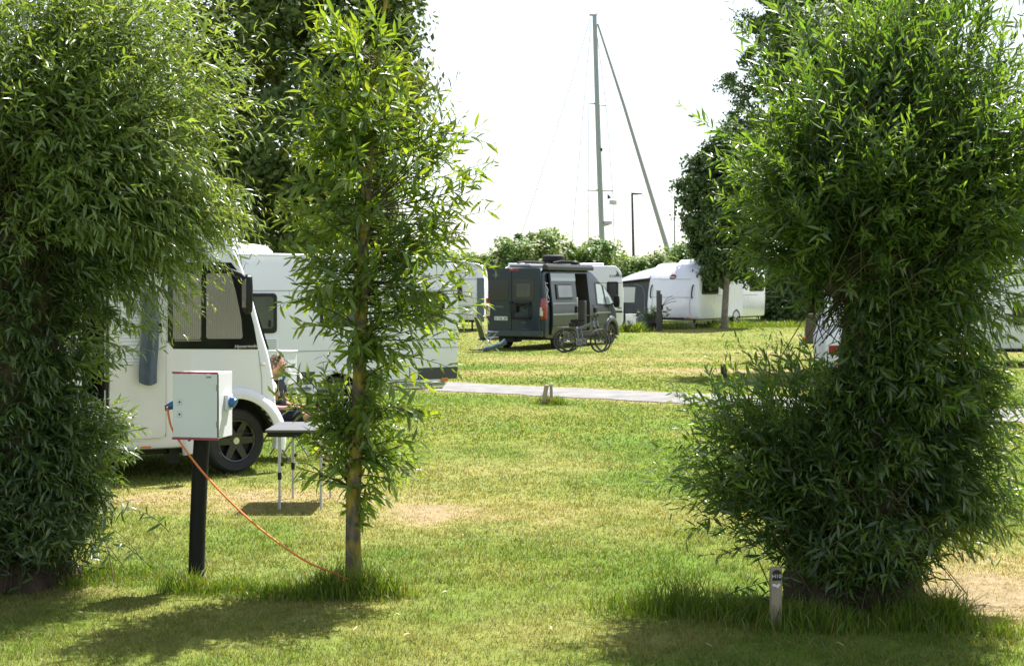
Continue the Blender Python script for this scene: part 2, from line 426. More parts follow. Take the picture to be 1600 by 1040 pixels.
def shoots(s, c, e, K, t0, L, W, tints, spread=0.75, droop=0.2, tipgreen=0.5, r0=0.006, upright=0.0, seed=0):
    """quadratic Bezier shoots from s over c to e with K leaves each; returns leaf mesh data and twig mesh data"""
    g = np.random.default_rng(seed); n = len(s)
    k = np.arange(K)[None, :]
    t = t0[:, None] + (1 - t0[:, None]) * (k + 0.6 * g.random((n, K))) / K
    t = np.minimum(t, 1.0)[..., None]
    pos = (1 - t) ** 2 * s[:, None] + 2 * t * (1 - t) * c[:, None] + t * t * e[:, None]
    tan = norm(2 * (1 - t) * (c - s)[:, None] + 2 * t * (e - c)[:, None])
    ref = norm(g.standard_normal((n, 1, 3)) + 1e-3)
    A = norm(np.cross(tan, ref)); B = np.cross(tan, A)
    ph = (k * 2.39996 + g.random((n, 1)) * 6.28)[..., None] + 0.5 * g.standard_normal((n, K, 1))
    rad = A * np.cos(ph) + B * np.sin(ph)
    sp = spread * (0.7 + 0.7 * g.random((n, K, 1)))
    d = norm(tan * 0.75 + rad * sp + np.array([0, 0, -1.0]) * droop * g.random((n, K, 1)) + np.array([0, 0, 1.0]) * upright)
    up = norm(np.array([0, 0, 1.0]) + 0.75 * g.standard_normal((n, K, 3)) + 0.3 * rad)
    age = t[..., 0]
    sz = (0.5 + 0.7 * g.random((n, K))) * np.where(age > 0.9, 0.62, 1.0)
    ti = tints[g.integers(0, len(tints), (n, K))] * (0.75 + 0.5 * g.random((n, K, 1)))
    # young leaves at the tips are yellower
    yg = np.clip((age - 0.7) / 0.3, 0, 1)[..., None] * tipgreen
    ti = ti * (1 - yg) + yg * np.array([0.185, 0.24, 0.042])
    lv = leaves(pos.reshape(-1, 3), d.reshape(-1, 3), up.reshape(-1, 3), (L * sz).ravel(), (W * sz).ravel(), ti.reshape(-1, 3), 0.10 + droop * 0.4)
    # twigs: three-sided tubes of 6 rings
    q = np.linspace(0, 1, 7)[None, :, None]
    pp = (1 - q) ** 2 * s[:, None] + 2 * q * (1 - q) * c[:, None] + q * q * e[:, None]
    tt = norm(2 * (1 - q) * (c - s)[:, None] + 2 * q * (e - c)[:, None])
    A = norm(np.cross(tt, ref)); B = np.cross(tt, A)
    rr = r0 * (1 - 0.8 * q)
    rings = np.stack([pp + (A * math.cos(a) + B * math.sin(a)) * rr for a in (0, 2.094, 4.189)], 2)   # n,7,3,3
    V = rings.reshape(-1, 3)
    f = []
    for i in range(6):
        for j in range(3):
            a, b = i * 3 + j, i * 3 + (j + 1) % 3
            f += [(a, b, b + 3), (a, b + 3, a + 3)]
    T = (np.arange(n)[:, None, None] * 21 + np.array(f)[None]).reshape(-1, 3)
    tw = (V, T, np.repeat(np.array([[0.07, 0.065, 0.03]]), len(V), 0))
    return lv, tw

def join_foliage(name, items, parent, lm, tm):
    Vs, Ts, Cs, Ms, o = [], [], [], [], 0
    for lv, tw in items:
        for (V, T, K), mi in ((lv, 0), (tw, 1)):
            if V is None: continue
            Vs.append(V); Ts.append(T + o); Cs.append(K); Ms.append(np.full(len(T), mi)); o += len(V)
    return np_mesh(name, np.concatenate(Vs), np.concatenate(Ts), [lm, tm], tint=np.concatenate(Cs), mat_idx=np.concatenate(Ms), parent=parent)

def blob_ends(g, c, r, n, clusters, lo=0.55, hi=1.05, jit=0.28, hemi=None):
    """end points of shoots gathered in clusters near the surface of an ellipsoid"""
    d = norm(g.standard_normal((clusters, 3)))
    if hemi is not None: d = np.where((d @ hemi)[:, None] < -0.2, -d, d)
    cd = d[g.integers(0, clusters, n)]
    dd = norm(cd + jit * g.standard_normal((n, 3)))
    rad = lo + (hi - lo) * g.random((n, 1)) ** 0.6
    return c + dd * rad * r

def dense_crown(g, ells, n, size, tints, clump=0.45, nclump=220, lo=0.72, flat=0.4):
    """many leaf-sized faces gathered in tufts over the surface of several ellipsoids"""
    w = np.array([e[1][0] * e[1][2] for e in ells]); w = w / w.sum()
    ei = g.choice(len(ells), nclump, p=w)
    c = np.array([e[0] for e in ells])[ei]; r = np.array([e[1] for e in ells])[ei]
    d = norm(g.standard_normal((nclump, 3)))
    cc = c + d * r * (lo + (1.03 - lo) * g.random((nclump, 1)) ** 0.5)
    k = g.integers(0, nclump, n)
    cs = clump * (0.6 + 0.8 * g.random(nclump))
    off = g.standard_normal((n, 3)) * 0.5; off *= np.minimum(1, 1.0 / np.maximum(np.linalg.norm(off, axis=1, keepdims=True), 1e-6))
    pos = cc[k] + off * cs[k][:, None] * np.array([1, 1, 0.75])
    nrm = norm(0.7 * d[k] + 0.9 * norm(off) + 0.8 * g.standard_normal((n, 3)) + np.array([0, 0, 0.5]))
    a = norm(np.cross(nrm, norm(g.standard_normal((n, 3))))); b = np.cross(nrm, a)
    s = size * (0.6 + 0.8 * g.random((n, 1)))
    V = np.stack([pos - a * s * 0.5, pos - b * s * 0.3 - nrm * s * .06, pos + a * s * 0.5, pos + b * s * 0.3 - nrm * s * .06], 1).reshape(-1, 3)
    T = (np.arange(n)[:, None, None] * 4 + np.array([(0, 1, 2), (0, 2, 3)])[None]).reshape(-1, 3)
    ti = tints[g.integers(0, len(tints), nclump)][k] * (0.75 + 0.5 * g.random((n, 1)))
    return V, T, np.repeat(ti, 4, 0)
# ------------------------------------------------------------------ near trees
BARK = mat('willow_bark', (0.07, 0.052, 0.038), 0.95, spec=0.15, var=0.5, scale=9, bump=1.0, bscale=22, stretch=(1, 1, 0.28))
YBARK = None
def lichen_bark():
    m = bpy.data.materials.new('lichen_bark'); m.use_nodes = True; nt = m.node_tree; b = nt.nodes['Principled BSDF']
    b.inputs['Roughness'].default_value = 0.9; b.inputs['Specular IOR Level'].default_value = 0.2
    tc = nt.nodes.new('ShaderNodeTexCoord')
    n = nt.nodes.new('ShaderNodeTexNoise'); n.inputs['Scale'].default_value = 7; n.inputs['Detail'].default_value = 7
    n2 = nt.nodes.new('ShaderNodeTexNoise'); n2.inputs['Scale'].default_value = 38; n2.inputs['Detail'].default_value = 5
    mp = nt.nodes.new('ShaderNodeMapping'); mp.inputs['Scale'].default_value = (1, 1, 0.35)
    nt.links.new(tc.outputs['Object'], n.inputs['Vector']); nt.links.new(tc.outputs['Object'], mp.inputs['Vector']); nt.links.new(mp.outputs['Vector'], n2.inputs['Vector'])
    r = nt.nodes.new('ShaderNodeValToRGB'); r.color_ramp.elements[0].position = 0.42; r.color_ramp.elements[1].position = 0.58
    r.color_ramp.elements[0].color = (0.15, 0.125, 0.09, 1); r.color_ramp.elements[1].color = (0.30, 0.225, 0.04, 1)
    nt.links.new(n.outputs['Fac'], r.inputs['Fac'])
    mr = nt.nodes.new('ShaderNodeMapRange'); mr.inputs['From Min'].default_value = .3; mr.inputs['From Max'].default_value = .7; mr.inputs['To Min'].default_value = .55; mr.inputs['To Max'].default_value = 1.25
    nt.links.new(n2.outputs['Fac'], mr.inputs['Value'])
    vm = nt.nodes.new('ShaderNodeVectorMath'); vm.operation = 'SCALE'
    nt.links.new(r.outputs['Color'], vm.inputs[0]); nt.links.new(mr.outputs['Result'], vm.inputs['Scale']); nt.links.new(vm.outputs['Vector'], b.inputs['Base Color'])
    bp = nt.nodes.new('ShaderNodeBump'); bp.inputs['Strength'].default_value = 0.9; bp.inputs['Distance'].default_value = 0.012
    nt.links.new(n2.outputs['Fac'], bp.inputs['Height']); nt.links.new(bp.outputs['Normal'], b.inputs['Normal'])
    return m
TWIG = mat('twig_bark', (0.075, 0.07, 0.032), 0.8, spec=0.2)
LEAF_SILVER = leaf_mat('silver_willow_leaf', 1.5, 0.34, 0.44, (1.6, 1.5, 0.5), 1.0)
LEAF_DEEP = leaf_mat('deep_willow_leaf', 1.2, 0.31, 0.52, (2.0, 2.05, 0.5), 1.0)
LEAF_YOUNG = leaf_mat('young_willow_leaf', 1.25, 0.33, 0.50, (1.9, 1.65, 0.36), 0.9)
T_SILVER_LIT = np.array([[.085, .128, .040], [.10, .145, .050], [.07, .115, .034], [.12, .155, .060]]) * 1.6  # silvery leaf, brightened to put sun on the upper shoots into the colour
T_DEEP = np.array([[.055, .110, .032], [.066, .122, .036], [.046, .096, .030], [.078, .132, .038]]) * 0.95
T_YOUNG = np.array([[.072, .125, .026], [.088, .145, .028], [.060, .108, .024], [.11, .155, .028]]) * 1.45

def crown_from(g, blobs, D0):
    """blobs: dicts of an end-point ellipsoid (photo pixels -> metres at the tree's own distance) and where its shoots start"""
    items = []
    for i, b in enumerate(blobs):
        D = D0 + b.get('dd', 0.0)
        c = np.array(P(b['c'][0], b['c'][1], D)); r = np.array([b['r'][0] * D / F, b.get('ry', b['r'][0] * D / F), b['r'][1] * D / F])
        n = b['n']
        e = blob_ends(g, c, r, n, b.get('cl', 40), b.get('lo', 0.55), b.get('hi', 1.05), b.get('jit', 0.20))
        s0, s1 = np.array(b['s'][0]), np.array(b['s'][1])
        q = g.random((n, 1)) if not b.get('near') else np.clip((e[:, 2:3] - s0[2]) / max(s1[2] - s0[2], .01) + 0.15 * g.standard_normal((n, 1)), 0, 1)
        s = s0 * (1 - q) + s1 * q + b.get('sr', 0.12) * g.standard_normal((n, 3)) * np.array([1, 1, 0.6])
        s[:, 2] = np.maximum(s[:, 2], 0.03); low = e[:, 2] < 0.22; e[low, 2] = 0.2 + 0.45 * g.random(low.sum())
        ln = np.linalg.norm(e - s, axis=1, keepdims=True)
        mid = s * 0.5 + e * 0.5
        cc = mid + np.array([0, 0, 1.0]) * ln * b.get('arch', 0.18) + 0.10 * ln * g.standard_normal((n, 3))
        t0 = np.full(n, b.get('t0', 0.2)) + 0.1 * g.random(n)
        K = b.get('K', 24)
        items.append(shoots(s, cc, e, K, t0, b.get('L', 0.102), b.get('W', 0.0215), b['tint'], b.get('spread', 0.75), b.get('droop', 0.25), b.get('tip', 0.4), b.get('r0', 0.004), b.get('up', 0.0), seed=int(g.integers(1 << 30))))
    return items

def left_willow():
    g = np.random.default_rng(11); D = 9.7
    bx = X(10, D)
    t = thing('willow_tree', 'huge silvery-leaved willow with shoots down to the ground, in front of the white motorhome', 'tree', (0, 0, 0))
    m = MB()
    m.tube([(bx, D, -0.05), (bx + .01, D, .15), (bx + .03, D, .6), (bx + .02, D, 1.2), (bx - .02, D, 1.8), (bx, D, 2.3), (bx, D, 2.65)], [.52, .42, .34, .31, .33, .42, .18], 22, wob=.35)
    m.build('trunk', BARK, t, smooth=60)
    A = lambda z: (bx, D, z)
    B = [  # darker tint on low and inner shoots paints shade into the leaves
        dict(c=(85, 120), r=(300, 310), n=950, cl=60, s=(A(1.9), A(2.6)), sr=.2, tint=T_SILVER_LIT, arch=.22, droop=.45, K=26, lo=.35, t0=.25),
        dict(c=(245, 110), r=(180, 230), n=330, cl=26, s=(A(2.1), A(2.6)), sr=.2, tint=T_SILVER_LIT, arch=.25, droop=.45, K=26, lo=.5, dd=-.1, t0=.3),
        dict(c=(232, 320), r=(210, 115), n=470, cl=30, s=(A(2.0), A(2.5)), sr=.2, tint=T_SILVER_LIT, arch=.42, droop=.6, K=26, lo=.5, t0=.35),
        dict(c=(60, 420), r=(175, 120), n=420, cl=26, s=(A(1.4), A(2.3)), sr=.2, tint=T_DEEP, arch=.3, droop=.6, K=24, lo=.4),
        dict(c=(275, 420), r=(125, 95), n=85, cl=16, s=(A(2.1), A(2.5)), sr=.15, tint=T_SILVER_LIT, arch=.40, droop=.6, K=26, lo=.3, t0=.45),
        dict(c=(40, 560), r=(125, 120), n=420, cl=24, s=(A(.8), A(1.7)), sr=.2, tint=T_DEEP, arch=.25, droop=.6, K=22, lo=.4, near=1),
        dict(c=(90, 720), r=(125, 120), n=520, cl=34, s=(A(.1), A(.9)), sr=.25, tint=T_DEEP, arch=.22, droop=.35, K=22, lo=.35, near=1, dd=-.1),
        dict(c=(150, 690), r=(85, 80), n=110, cl=14, s=(A(.1), A(.7)), sr=.2, tint=T_SILVER_LIT, arch=.2, droop=.3, K=22, lo=.4, dd=.1),
        dict(c=(70, 835), r=(105, 45), n=260, cl=30, s=(A(.0), A(.3)), sr=.35, tint=T_DEEP, arch=.25, droop=.5, K=18, lo=.3, dd=-.45, t0=.02),
        dict(c=(15, 570), r=(85, 200), n=260, cl=40, s=(A(.3), A(2.1)), sr=.1, tint=T_DEEP, arch=.15, droop=.5, K=18, lo=.2, near=1, dd=-.35, t0=.05, jit=.4),
        dict(c=(320, 400), r=(95, 70), n=46, cl=20, s=(A(2.1), A(2.5)), sr=.15, tint=T_SILVER_LIT, arch=.45, droop=.7, K=30, lo=.3, t0=.45, jit=.5),
        dict(c=(180, 130), r=(245, 290), n=90, cl=60, s=(A(2.1), A(2.6)), sr=.2, tint=T_SILVER_LIT, arch=.25, droop=.4, K=32, lo=.9, hi=1.2, t0=.4, jit=.6),
        dict(c=(265, 470), r=(85, 65), n=44, cl=18, s=(A(2.1), A(2.5)), sr=.15, tint=T_SILVER_LIT, arch=.45, droop=.7, K=32, lo=.2, t0=.4, jit=.5),
        dict(c=(190, 560), r=(70, 60), n=26, cl=14, s=(A(1.0), A(1.8)), sr=.15, tint=T_SILVER_LIT, arch=.25, droop=.5, K=22, lo=.3, t0=.4, jit=.5),
        dict(c=(40, 830), r=(100, 50), n=180, cl=18, s=(A(.05), A(.4)), sr=.3, tint=T_DEEP, arch=.2, droop=.4, K=18, lo=.4, dd=-.2),
    ]
    items = crown_from(g, B, D)
    join_foliage('crown', items, t, LEAF_SILVER, TWIG)

def right_willow():
    g = np.random.default_rng(23); D = 8.95
    bx = X(1335, D); tx = X(1372, D)
    t = thing('willow_tree', 'broad dark green pollard willow with a bushy base, behind the wooden H10 post', 'tree', (0, 0, 0))
    m = MB()
    m.tube([(bx, D, -.05), (bx, D, .1), (bx + .01, D, .3), (bx + .06, D, .6), (bx + .10, D, 1.0), (tx - .01, D, 1.5), (tx, D, 1.85), (tx, D, 2.15), (tx + .02, D, 2.5)], [.40, .37, .33, .27, .22, .21, .25, .34, .16], 22, wob=.4)
    for k in range(9):   # knuckles of old cuts on the head
        a = k * 2.4; m.ball((tx + .26 * math.cos(a), D + .26 * math.sin(a), 2.0 + .05 * (k % 4)), (.10, .10, .09), 7)
    m.build('trunk', BARK, t, smooth=60)
    A = lambda z: (tx, D, z)
    Bs = lambda z: (bx, D, z)
    B = [
        dict(c=(1420, 210), r=(265, 250), n=1000, cl=58, s=(A(1.9), A(2.4)), sr=.2, tint=T_DEEP, arch=.08, droop=.15, K=26, lo=.4, t0=.22, up=.12),
        dict(c=(1262, 290), r=(150, 145), n=230, cl=22, s=(A(1.9), A(2.3)), sr=.15, tint=T_DEEP, arch=.10, droop=.15, K=26, lo=.4, t0=.3, up=.1),
        dict(c=(1215, 370), r=(118, 75), n=120, cl=14, s=(A(1.8), A(2.1)), sr=.15, tint=T_DEEP, arch=.22, droop=.3, K=28, lo=.4, t0=.12),
        dict(c=(1375, 15), r=(100, 110), n=130, cl=16, s=(A(2.1), A(2.4)), sr=.15, tint=T_DEEP, arch=.02, droop=.1, K=28, lo=.5, t0=.3, up=.25),
        dict(c=(1470, -10), r=(150, 120), n=140, cl=18, s=(A(2.1), A(2.4)), sr=.15, tint=T_DEEP, arch=.02, droop=.1, K=28, lo=.5, t0=.3, up=.25),
        dict(c=(1570, 230), r=(150, 200), n=280, cl=26, s=(A(1.9), A(2.4)), sr=.2, tint=T_DEEP, arch=.12, droop=.2, K=26, lo=.4, t0=.3, up=.1),
        dict(c=(1500, 410), r=(190, 110), n=470, cl=34, s=(A(1.6), A(2.2)), sr=.2, tint=T_DEEP, arch=.28, droop=.5, K=26, lo=.3, t0=.1),
        dict(c=(1395, 470), r=(78, 150), n=330, cl=26, s=(A(.9), A(2.0)), sr=.12, tint=T_DEEP, arch=.2, droop=.5, K=20, lo=.35, near=1, dd=-.15),
        dict(c=(1390, 540), r=(82, 125), n=300, cl=40, s=(A(.8), A(1.9)), sr=.08, tint=T_DEEP, arch=.15, droop=.5, K=18, lo=.2, near=1, dd=-.22, t0=.08, jit=.4),
        dict(c=(1330, 640), r=(70, 100), n=130, cl=30, s=(Bs(.4), A(1.4)), sr=.08, tint=T_DEEP, arch=.15, droop=.4, K=18, lo=.3, near=1, dd=-.22, t0=.08, jit=.4),
        dict(c=(1545, 500), r=(105, 95), n=105, cl=22, s=(A(1.6), A(2.1)), sr=.15, tint=T_DEEP, arch=.35, droop=.6, K=26, lo=.3, t0=.2, jit=.45),
        dict(c=(1560, 640), r=(75, 80), n=95, cl=18, s=(A(.7), A(1.5)), sr=.15, tint=T_DEEP, arch=.3, droop=.5, K=22, lo=.3, t0=.45, jit=.45),
        dict(c=(1400, 180), r=(285, 280), n=120, cl=80, s=(A(2.0), A(2.4)), sr=.2, tint=T_DEEP, arch=.08, droop=.15, K=32, lo=.92, hi=1.2, t0=.4, up=.15, jit=.6),
        dict(c=(1200, 250), r=(55, 120), n=36, cl=30, s=(A(2.0), A(2.4)), sr=.15, tint=T_DEEP, arch=.1, droop=.15, K=30, lo=.4, hi=1.1, t0=.45, up=.12, jit=.6),
        dict(c=(1420, 640), r=(130, 150), n=420, cl=30, s=(Bs(.4), A(1.3)), sr=.15, tint=T_DEEP, arch=.2, droop=.45, K=22, lo=.3, near=1, dd=-.1),
        dict(c=(1510, 745), r=(125, 145), n=360, cl=28, s=(Bs(.3), A(1.1)), sr=.15, tint=T_DEEP, arch=.25, droop=.5, K=22, lo=.35),
        dict(c=(1360, 850), r=(135, 65), n=480, cl=36, s=(Bs(.1), Bs(.4)), sr=.3, tint=T_DEEP, arch=.12, droop=.4, K=18, lo=.3, near=1, dd=-.30, t0=.05, r0=.004),
        dict(c=(1320, 760), r=(120, 120), n=210, cl=26, s=(Bs(.15), Bs(.8)), sr=.2, tint=T_DEEP, arch=.2, droop=.4, K=20, lo=.4, near=1, dd=-.1),
        dict(c=(1165, 745), r=(175, 125), n=140, cl=60, s=(Bs(.05), Bs(.5)), sr=.22, tint=T_DEEP, arch=.22, droop=.25, K=24, lo=.3, t0=.3, up=.10, jit=.5, tip=.5),
        dict(c=(1185, 610), r=(145, 100), n=130, cl=40, s=(Bs(.1), Bs(.5)), sr=.18, tint=T_DEEP, arch=.12, droop=.1, K=26, lo=.3, t0=.38, up=.18, jit=.5),
        dict(c=(1130, 700), r=(135, 90), n=90, cl=30, s=(Bs(.1), Bs(.4)), sr=.18, tint=T_DEEP, arch=.15, droop=.1, K=24, lo=.5, t0=.4, up=.1, jit=.5),
    ]
    join_foliage('crown', crown_from(g, B, D), t, LEAF_DEEP, TWIG)

def young_tree():
    g = np.random.default_rng(5); D = 9.35
    t = thing('young_willow_tree', 'slender young willow with a lichen-yellowed trunk and loose airy crown, next to the electric post', 'tree', (0, 0, 0))
    k = lambda px, py: P(px, py, D)
    m = MB()
    ax = [k(556, 925), k(554, 900), k(552, 860), k(553, 780), k(558, 660), k(565, 520), k(568, 400), k(574, 280), k(584, 150), k(600, 20), k(610, -60)]
    m.tube(ax, [.078, .060, .051, .048, .047, .044, .038, .032, .025, .014, .005], 16, wob=.4)
    m.build('trunk', lichen_bark(), t, smooth=60)
    x0, x1 = ax[4], ax[9]
    A = lambda py: tuple(k(560 + (520 - py) * 0.03, py))
    kw = dict(tint=T_YOUNG, L=.125, W=.029, tip=.55, near=1, spread=.9, r0=.0065)
    B = [
        dict(c=(575, 110), r=(145, 150), n=58, cl=40, s=(A(480), A(90)), sr=.03, arch=-.02, droop=.15, K=20, lo=.3, t0=.2, up=.2, jit=.5, **kw),
        dict(c=(610, 260), r=(180, 165), n=64, cl=40, s=(A(560), A(200)), sr=.03, arch=.0, droop=.25, K=20, lo=.35, t0=.2, up=.1, jit=.5, **kw),
        dict(c=(505, 240), r=(120, 140), n=44, cl=22, s=(A(520), A(250)), sr=.03, arch=.02, droop=.25, K=20, lo=.4, t0=.25, up=.1, jit=.5, **kw),
        dict(c=(610, 440), r=(160, 115), n=56, cl=40, s=(A(640), A(420)), sr=.03, arch=.08, droop=.4, K=18, lo=.3, t0=.15, jit=.5, **kw),
        dict(c=(640, 580), r=(95, 110), n=34, cl=30, s=(A(740), A(540)), sr=.03, arch=.12, droop=.45, K=16, lo=.3, t0=.12, jit=.5, **kw),
        dict(c=(500, 440), r=(100, 85), n=20, cl=20, s=(A(600), A(420)), sr=.03, arch=.12, droop=.5, K=16, lo=.4, t0=.25, jit=.5, **kw),
        dict(c=(720, 240), r=(60, 130), n=22, cl=16, s=(A(500), A(330)), sr=.03, arch=.0, droop=.2, K=18, lo=.5, t0=.35, up=.15, jit=.5, **kw),
        dict(c=(715, 430), r=(70, 100), n=18, cl=16, s=(A(600), A(460)), sr=.03, arch=.1, droop=.35, K=18, lo=.4, t0=.3, jit=.5, **kw),
        dict(c=(475, 610), r=(65, 75), n=24, cl=12, s=(A(780), A(700)), sr=.02, arch=.10, droop=.35, K=16, lo=.4, t0=.2, jit=.5, **kw),
        dict(c=(500, 720), r=(50, 65), n=14, cl=8, s=(A(810), A(760)), sr=.02, arch=.15, droop=.4, K=13, lo=.5, t0=.15, jit=.5, **kw),
        dict(c=(640, 710), r=(70, 60), n=13, cl=14, s=(A(830), A(720)), sr=.02, arch=.12, droop=.4, K=14, lo=.4, t0=.15, jit=.5, **kw),
        dict(c=(560, 600), r=(75, 190), n=26, cl=30, s=(A(800), A(430)), sr=.02, arch=.10, droop=.45, K=12, lo=.35, t0=.15, jit=.6, **kw),
        dict(c=(585, 760), r=(45, 70), n=12, cl=10, s=(A(860), A(720)), sr=.02, arch=.12, droop=.4, K=9, lo=.5, t0=.2, jit=.6, **kw),
        dict(c=(575, 700), r=(30, 130), n=10, cl=14, s=(A(860), A(600)), sr=.02, arch=.12, droop=.4, K=10, lo=.6, t0=.2, jit=.5, **kw),
    ]
    join_foliage('crown', crown_from(g, B, D), t, LEAF_YOUNG, TWIG)

# ------------------------------------------------------------------ trees and bushes farther off
LEAF_FAR = leaf_mat('broad_leaf', 1.2, 0.5, 0.30, (1.2, 1.2, 0.35), 0.35)
FBARK = mat('smooth_bark', (0.20, 0.17, 0.135), 0.9, spec=0.15, var=0.35, scale=6, bump=.5, bscale=14)
T_YEW = np.array([[.045, .066, .014], [.055, .075, .016], [.035, .055, .014], [.085, .105, .016]]) * 1.9
T_HORN = np.array([[.052, .095, .026], [.062, .105, .028], [.045, .085, .024], [.07, .115, .03]]) * 1.15
T_BUSH_HAZED = np.array([[.10, .165, .045], [.12, .18, .05], [.085, .15, .042], [.14, .19, .06], [.155, .19, .075]]) * 1.4  # brightened so that distance haze is in the leaf colour

def far_tree(name, label, D, base, trunk, ells, n, size, tints, clump, nclump, seed, branches=8, lo=.72, group=None):
    g = np.random.default_rng(seed)
    b = Vector(base); t = thing(name, label, 'tree', b, group=group)
    m = MB(); h, r = trunk
    pts = [(0, 0, -.1), (0, 0, .2), (.02 * h, 0, h * .4), (0, .02 * h, h * .75), (.01 * h, 0, h)]
    m.tube(pts, [r * 1.5, r * 1.1, r, r * .8, r * .35], 12, wob=.2)
    for k in range(branches):
        a = k * 2.4 + .3; z0 = h * (.25 + .07 * k); e = ells[k % len(ells)]
        c = Vector(e[0]) - b; end = c + Vector((e[1][0] * .6 * math.cos(a), e[1][1] * .6 * math.sin(a), e[1][2] * .2))
        p0 = Vector((0, 0, min(z0, h * .9))); m.tube([p0, p0.lerp(end, .5) + Vector((0, 0, .2)), end], [r * .45, r * .3, r * .1], 7)
    m.build('trunk', BARK if 'conifer' in name else FBARK, t, smooth=60)
    V, T, K = dense_crown(g, ells, n, size, tints, clump, nclump, lo)
    V = V - np.array(b)
    np_mesh('crown', V, T, [LEAF_FAR], tint=K, parent=t)

def ell(px, py, D, rx, rz, ry=None):
    s = D / F
    return (tuple(P(px, py, D)), (rx * s, ry if ry else rx * s * .9, rz * s))

def far_trees():
    D = 31.0
    far_tree('conifer_tree', 'towering dark evergreen with yellow-green tips behind the caravan with the grey stripe', D, (X(470, D), D, 0), (6.5, .13),
             [ell(470, 150, D, 190, 210), ell(565, -20, D, 92, 180), ell(380, -40, D, 140, 200), ell(470, -250, D, 150, 260), ell(400, 240, D, 130, 120), ell(585, 150, D, 75, 120), ell(480, 340, D, 125, 60), ell(470, 350, D - 1.6, 130, 50), ell(622, 40, D, 36, 90)],
             90000, .15, T_YEW, .55, 520, 31, lo=.6)
    D = 33.0
    far_tree('field_tree', 'broad tree standing behind the pollard willow and shading the lawn by the path', D, (X(1365, D), D, 0), (5, .2),
             [ell(1350, 130, D, 150, 140), ell(1290, 90, D, 90, 110), ell(1400, 60, D, 110, 110), ell(1340, 230, D, 110, 70)],
             26000, .18, T_HORN, .5, 260, 34, lo=.5)
    D = 58.0
    far_tree('hornbeam_tree', 'upright dark green tree with a low crown, in front of the white rounded caravan', D, (X(1128, D), D - .6, gz(0, D)), (5.2, .125),
             [ell(1135, 330, D, 62, 115), ell(1150, 270, D, 45, 80), ell(1090, 300, D, 28, 60), ell(1122, 395, D, 46, 52), ell(1165, 396, D, 32, 50), ell(1140, 240, D, 22, 40)],
             42000, .17, T_HORN, .42, 420, 32, lo=.55)
    D = 74.0
    far_tree('poplar_tree', 'tall dark tree whose crown rises above the pollard willow', D, (X(1262, D), D, gz(0, D)), (7, .3),
             [ell(1255, 120, D, 125, 150), ell(1250, 20, D, 85, 110), ell(1270, -120, D, 120, 170), ell(1260, 270, D, 95, 130), ell(1180, 150, D, 45, 90), ell(1180, 250, D, 35, 70), ell(1205, 350, D, 45, 90)],
             62000, .17, T_HORN, .5, 480, 33, lo=.6)

def bush(label, D, ells, n, seed, tints=T_BUSH_HAZED, size=.22, group=None):
    g = np.random.default_rng(seed)
    b = Vector(ells[0][0]); b.z = gz(b.x, b.y)
    t = thing('bush', label, 'bush', b, group=group)
    m = MB()
    for k in range(7):
        a = k * 2.4; e = ells[k % len(ells)]; end = Vector(e[0]) - b + Vector((.4 * math.cos(a), .4 * math.sin(a), 0))
        m.tube([(.25 * math.cos(a), .25 * math.sin(a), -.1), end * .5 + Vector((0, 0, .1)), end], [.09, .06, .02], 6)
    m.build('stem', FBARK, t)
    V, T, K = dense_crown(g, ells, n, size, tints, .55, 200, .6)
    V[:, 2] = np.maximum(V[:, 2], gz(0, D) + .02)
    np_mesh('foliage', V - np.array(b), T, [LEAF_FAR], tint=K, parent=t)

def bushes():
    D = 84.0
    bush('haze-paled green bush topping the roof of the dark grey campervan', D, [ell(820, 440, D, 62, 76), ell(862, 430, D, 42, 72), ell(780, 445, D, 42, 62)], 26000, 41)
    bush('sunlit bush at the foot of the yacht mast', D + 1, [ell(945, 440, D + 1, 50, 68), ell(920, 445, D + 1, 34, 60), ell(975, 450, D + 1, 36, 55)], 22000, 42)
    bush('low bush behind the grey awning tent', D - 4, [ell(1000, 455, D - 4, 45, 55), ell(1020, 460, D - 4, 35, 62)], 15000, 43)
    bush('rounded bush above the roof of the white rounded caravan', D - 2, [ell(1066, 440, D - 2, 40, 66), ell(1100, 440, D - 2, 45, 60)], 18000, 44)
    bush('bush just right of the young willow crown, above a caravan roof', D + 1, [ell(730, 455, D + 1, 45, 58), ell(700, 450, D + 1, 45, 60)], 12000, 45)
    D = 70.0
    bush('dark shaded hedge bush at the right end of the white rounded caravan', D, [ell(1235, 470, D, 55, 75), ell(1290, 465, D, 55, 85)], 22000, 46, T_HORN)
    bush('tall dark hedge bush behind the pollard willow trunk', D, [ell(1370, 455, D, 60, 110), ell(1440, 455, D, 60, 105)], 20000, 47, T_HORN)
    bush('dark hedge bush behind the caravan at the far right', D, [ell(1520, 450, D, 70, 110), ell(1610, 450, D, 70, 110)], 20000, 48, T_HORN)
    D = 60.0
    bush('dark green bush behind the white motorhome roof', D, [ell(330, 440, D, 90, 110), ell(200, 440, D, 90, 120)], 16000, 49, T_HORN, .3)
    bush('dark green bush behind the huge silvery willow', D, [ell(60, 440, D, 100, 130), ell(-60, 440, D, 90, 120)], 14000, 50, T_HORN, .3)
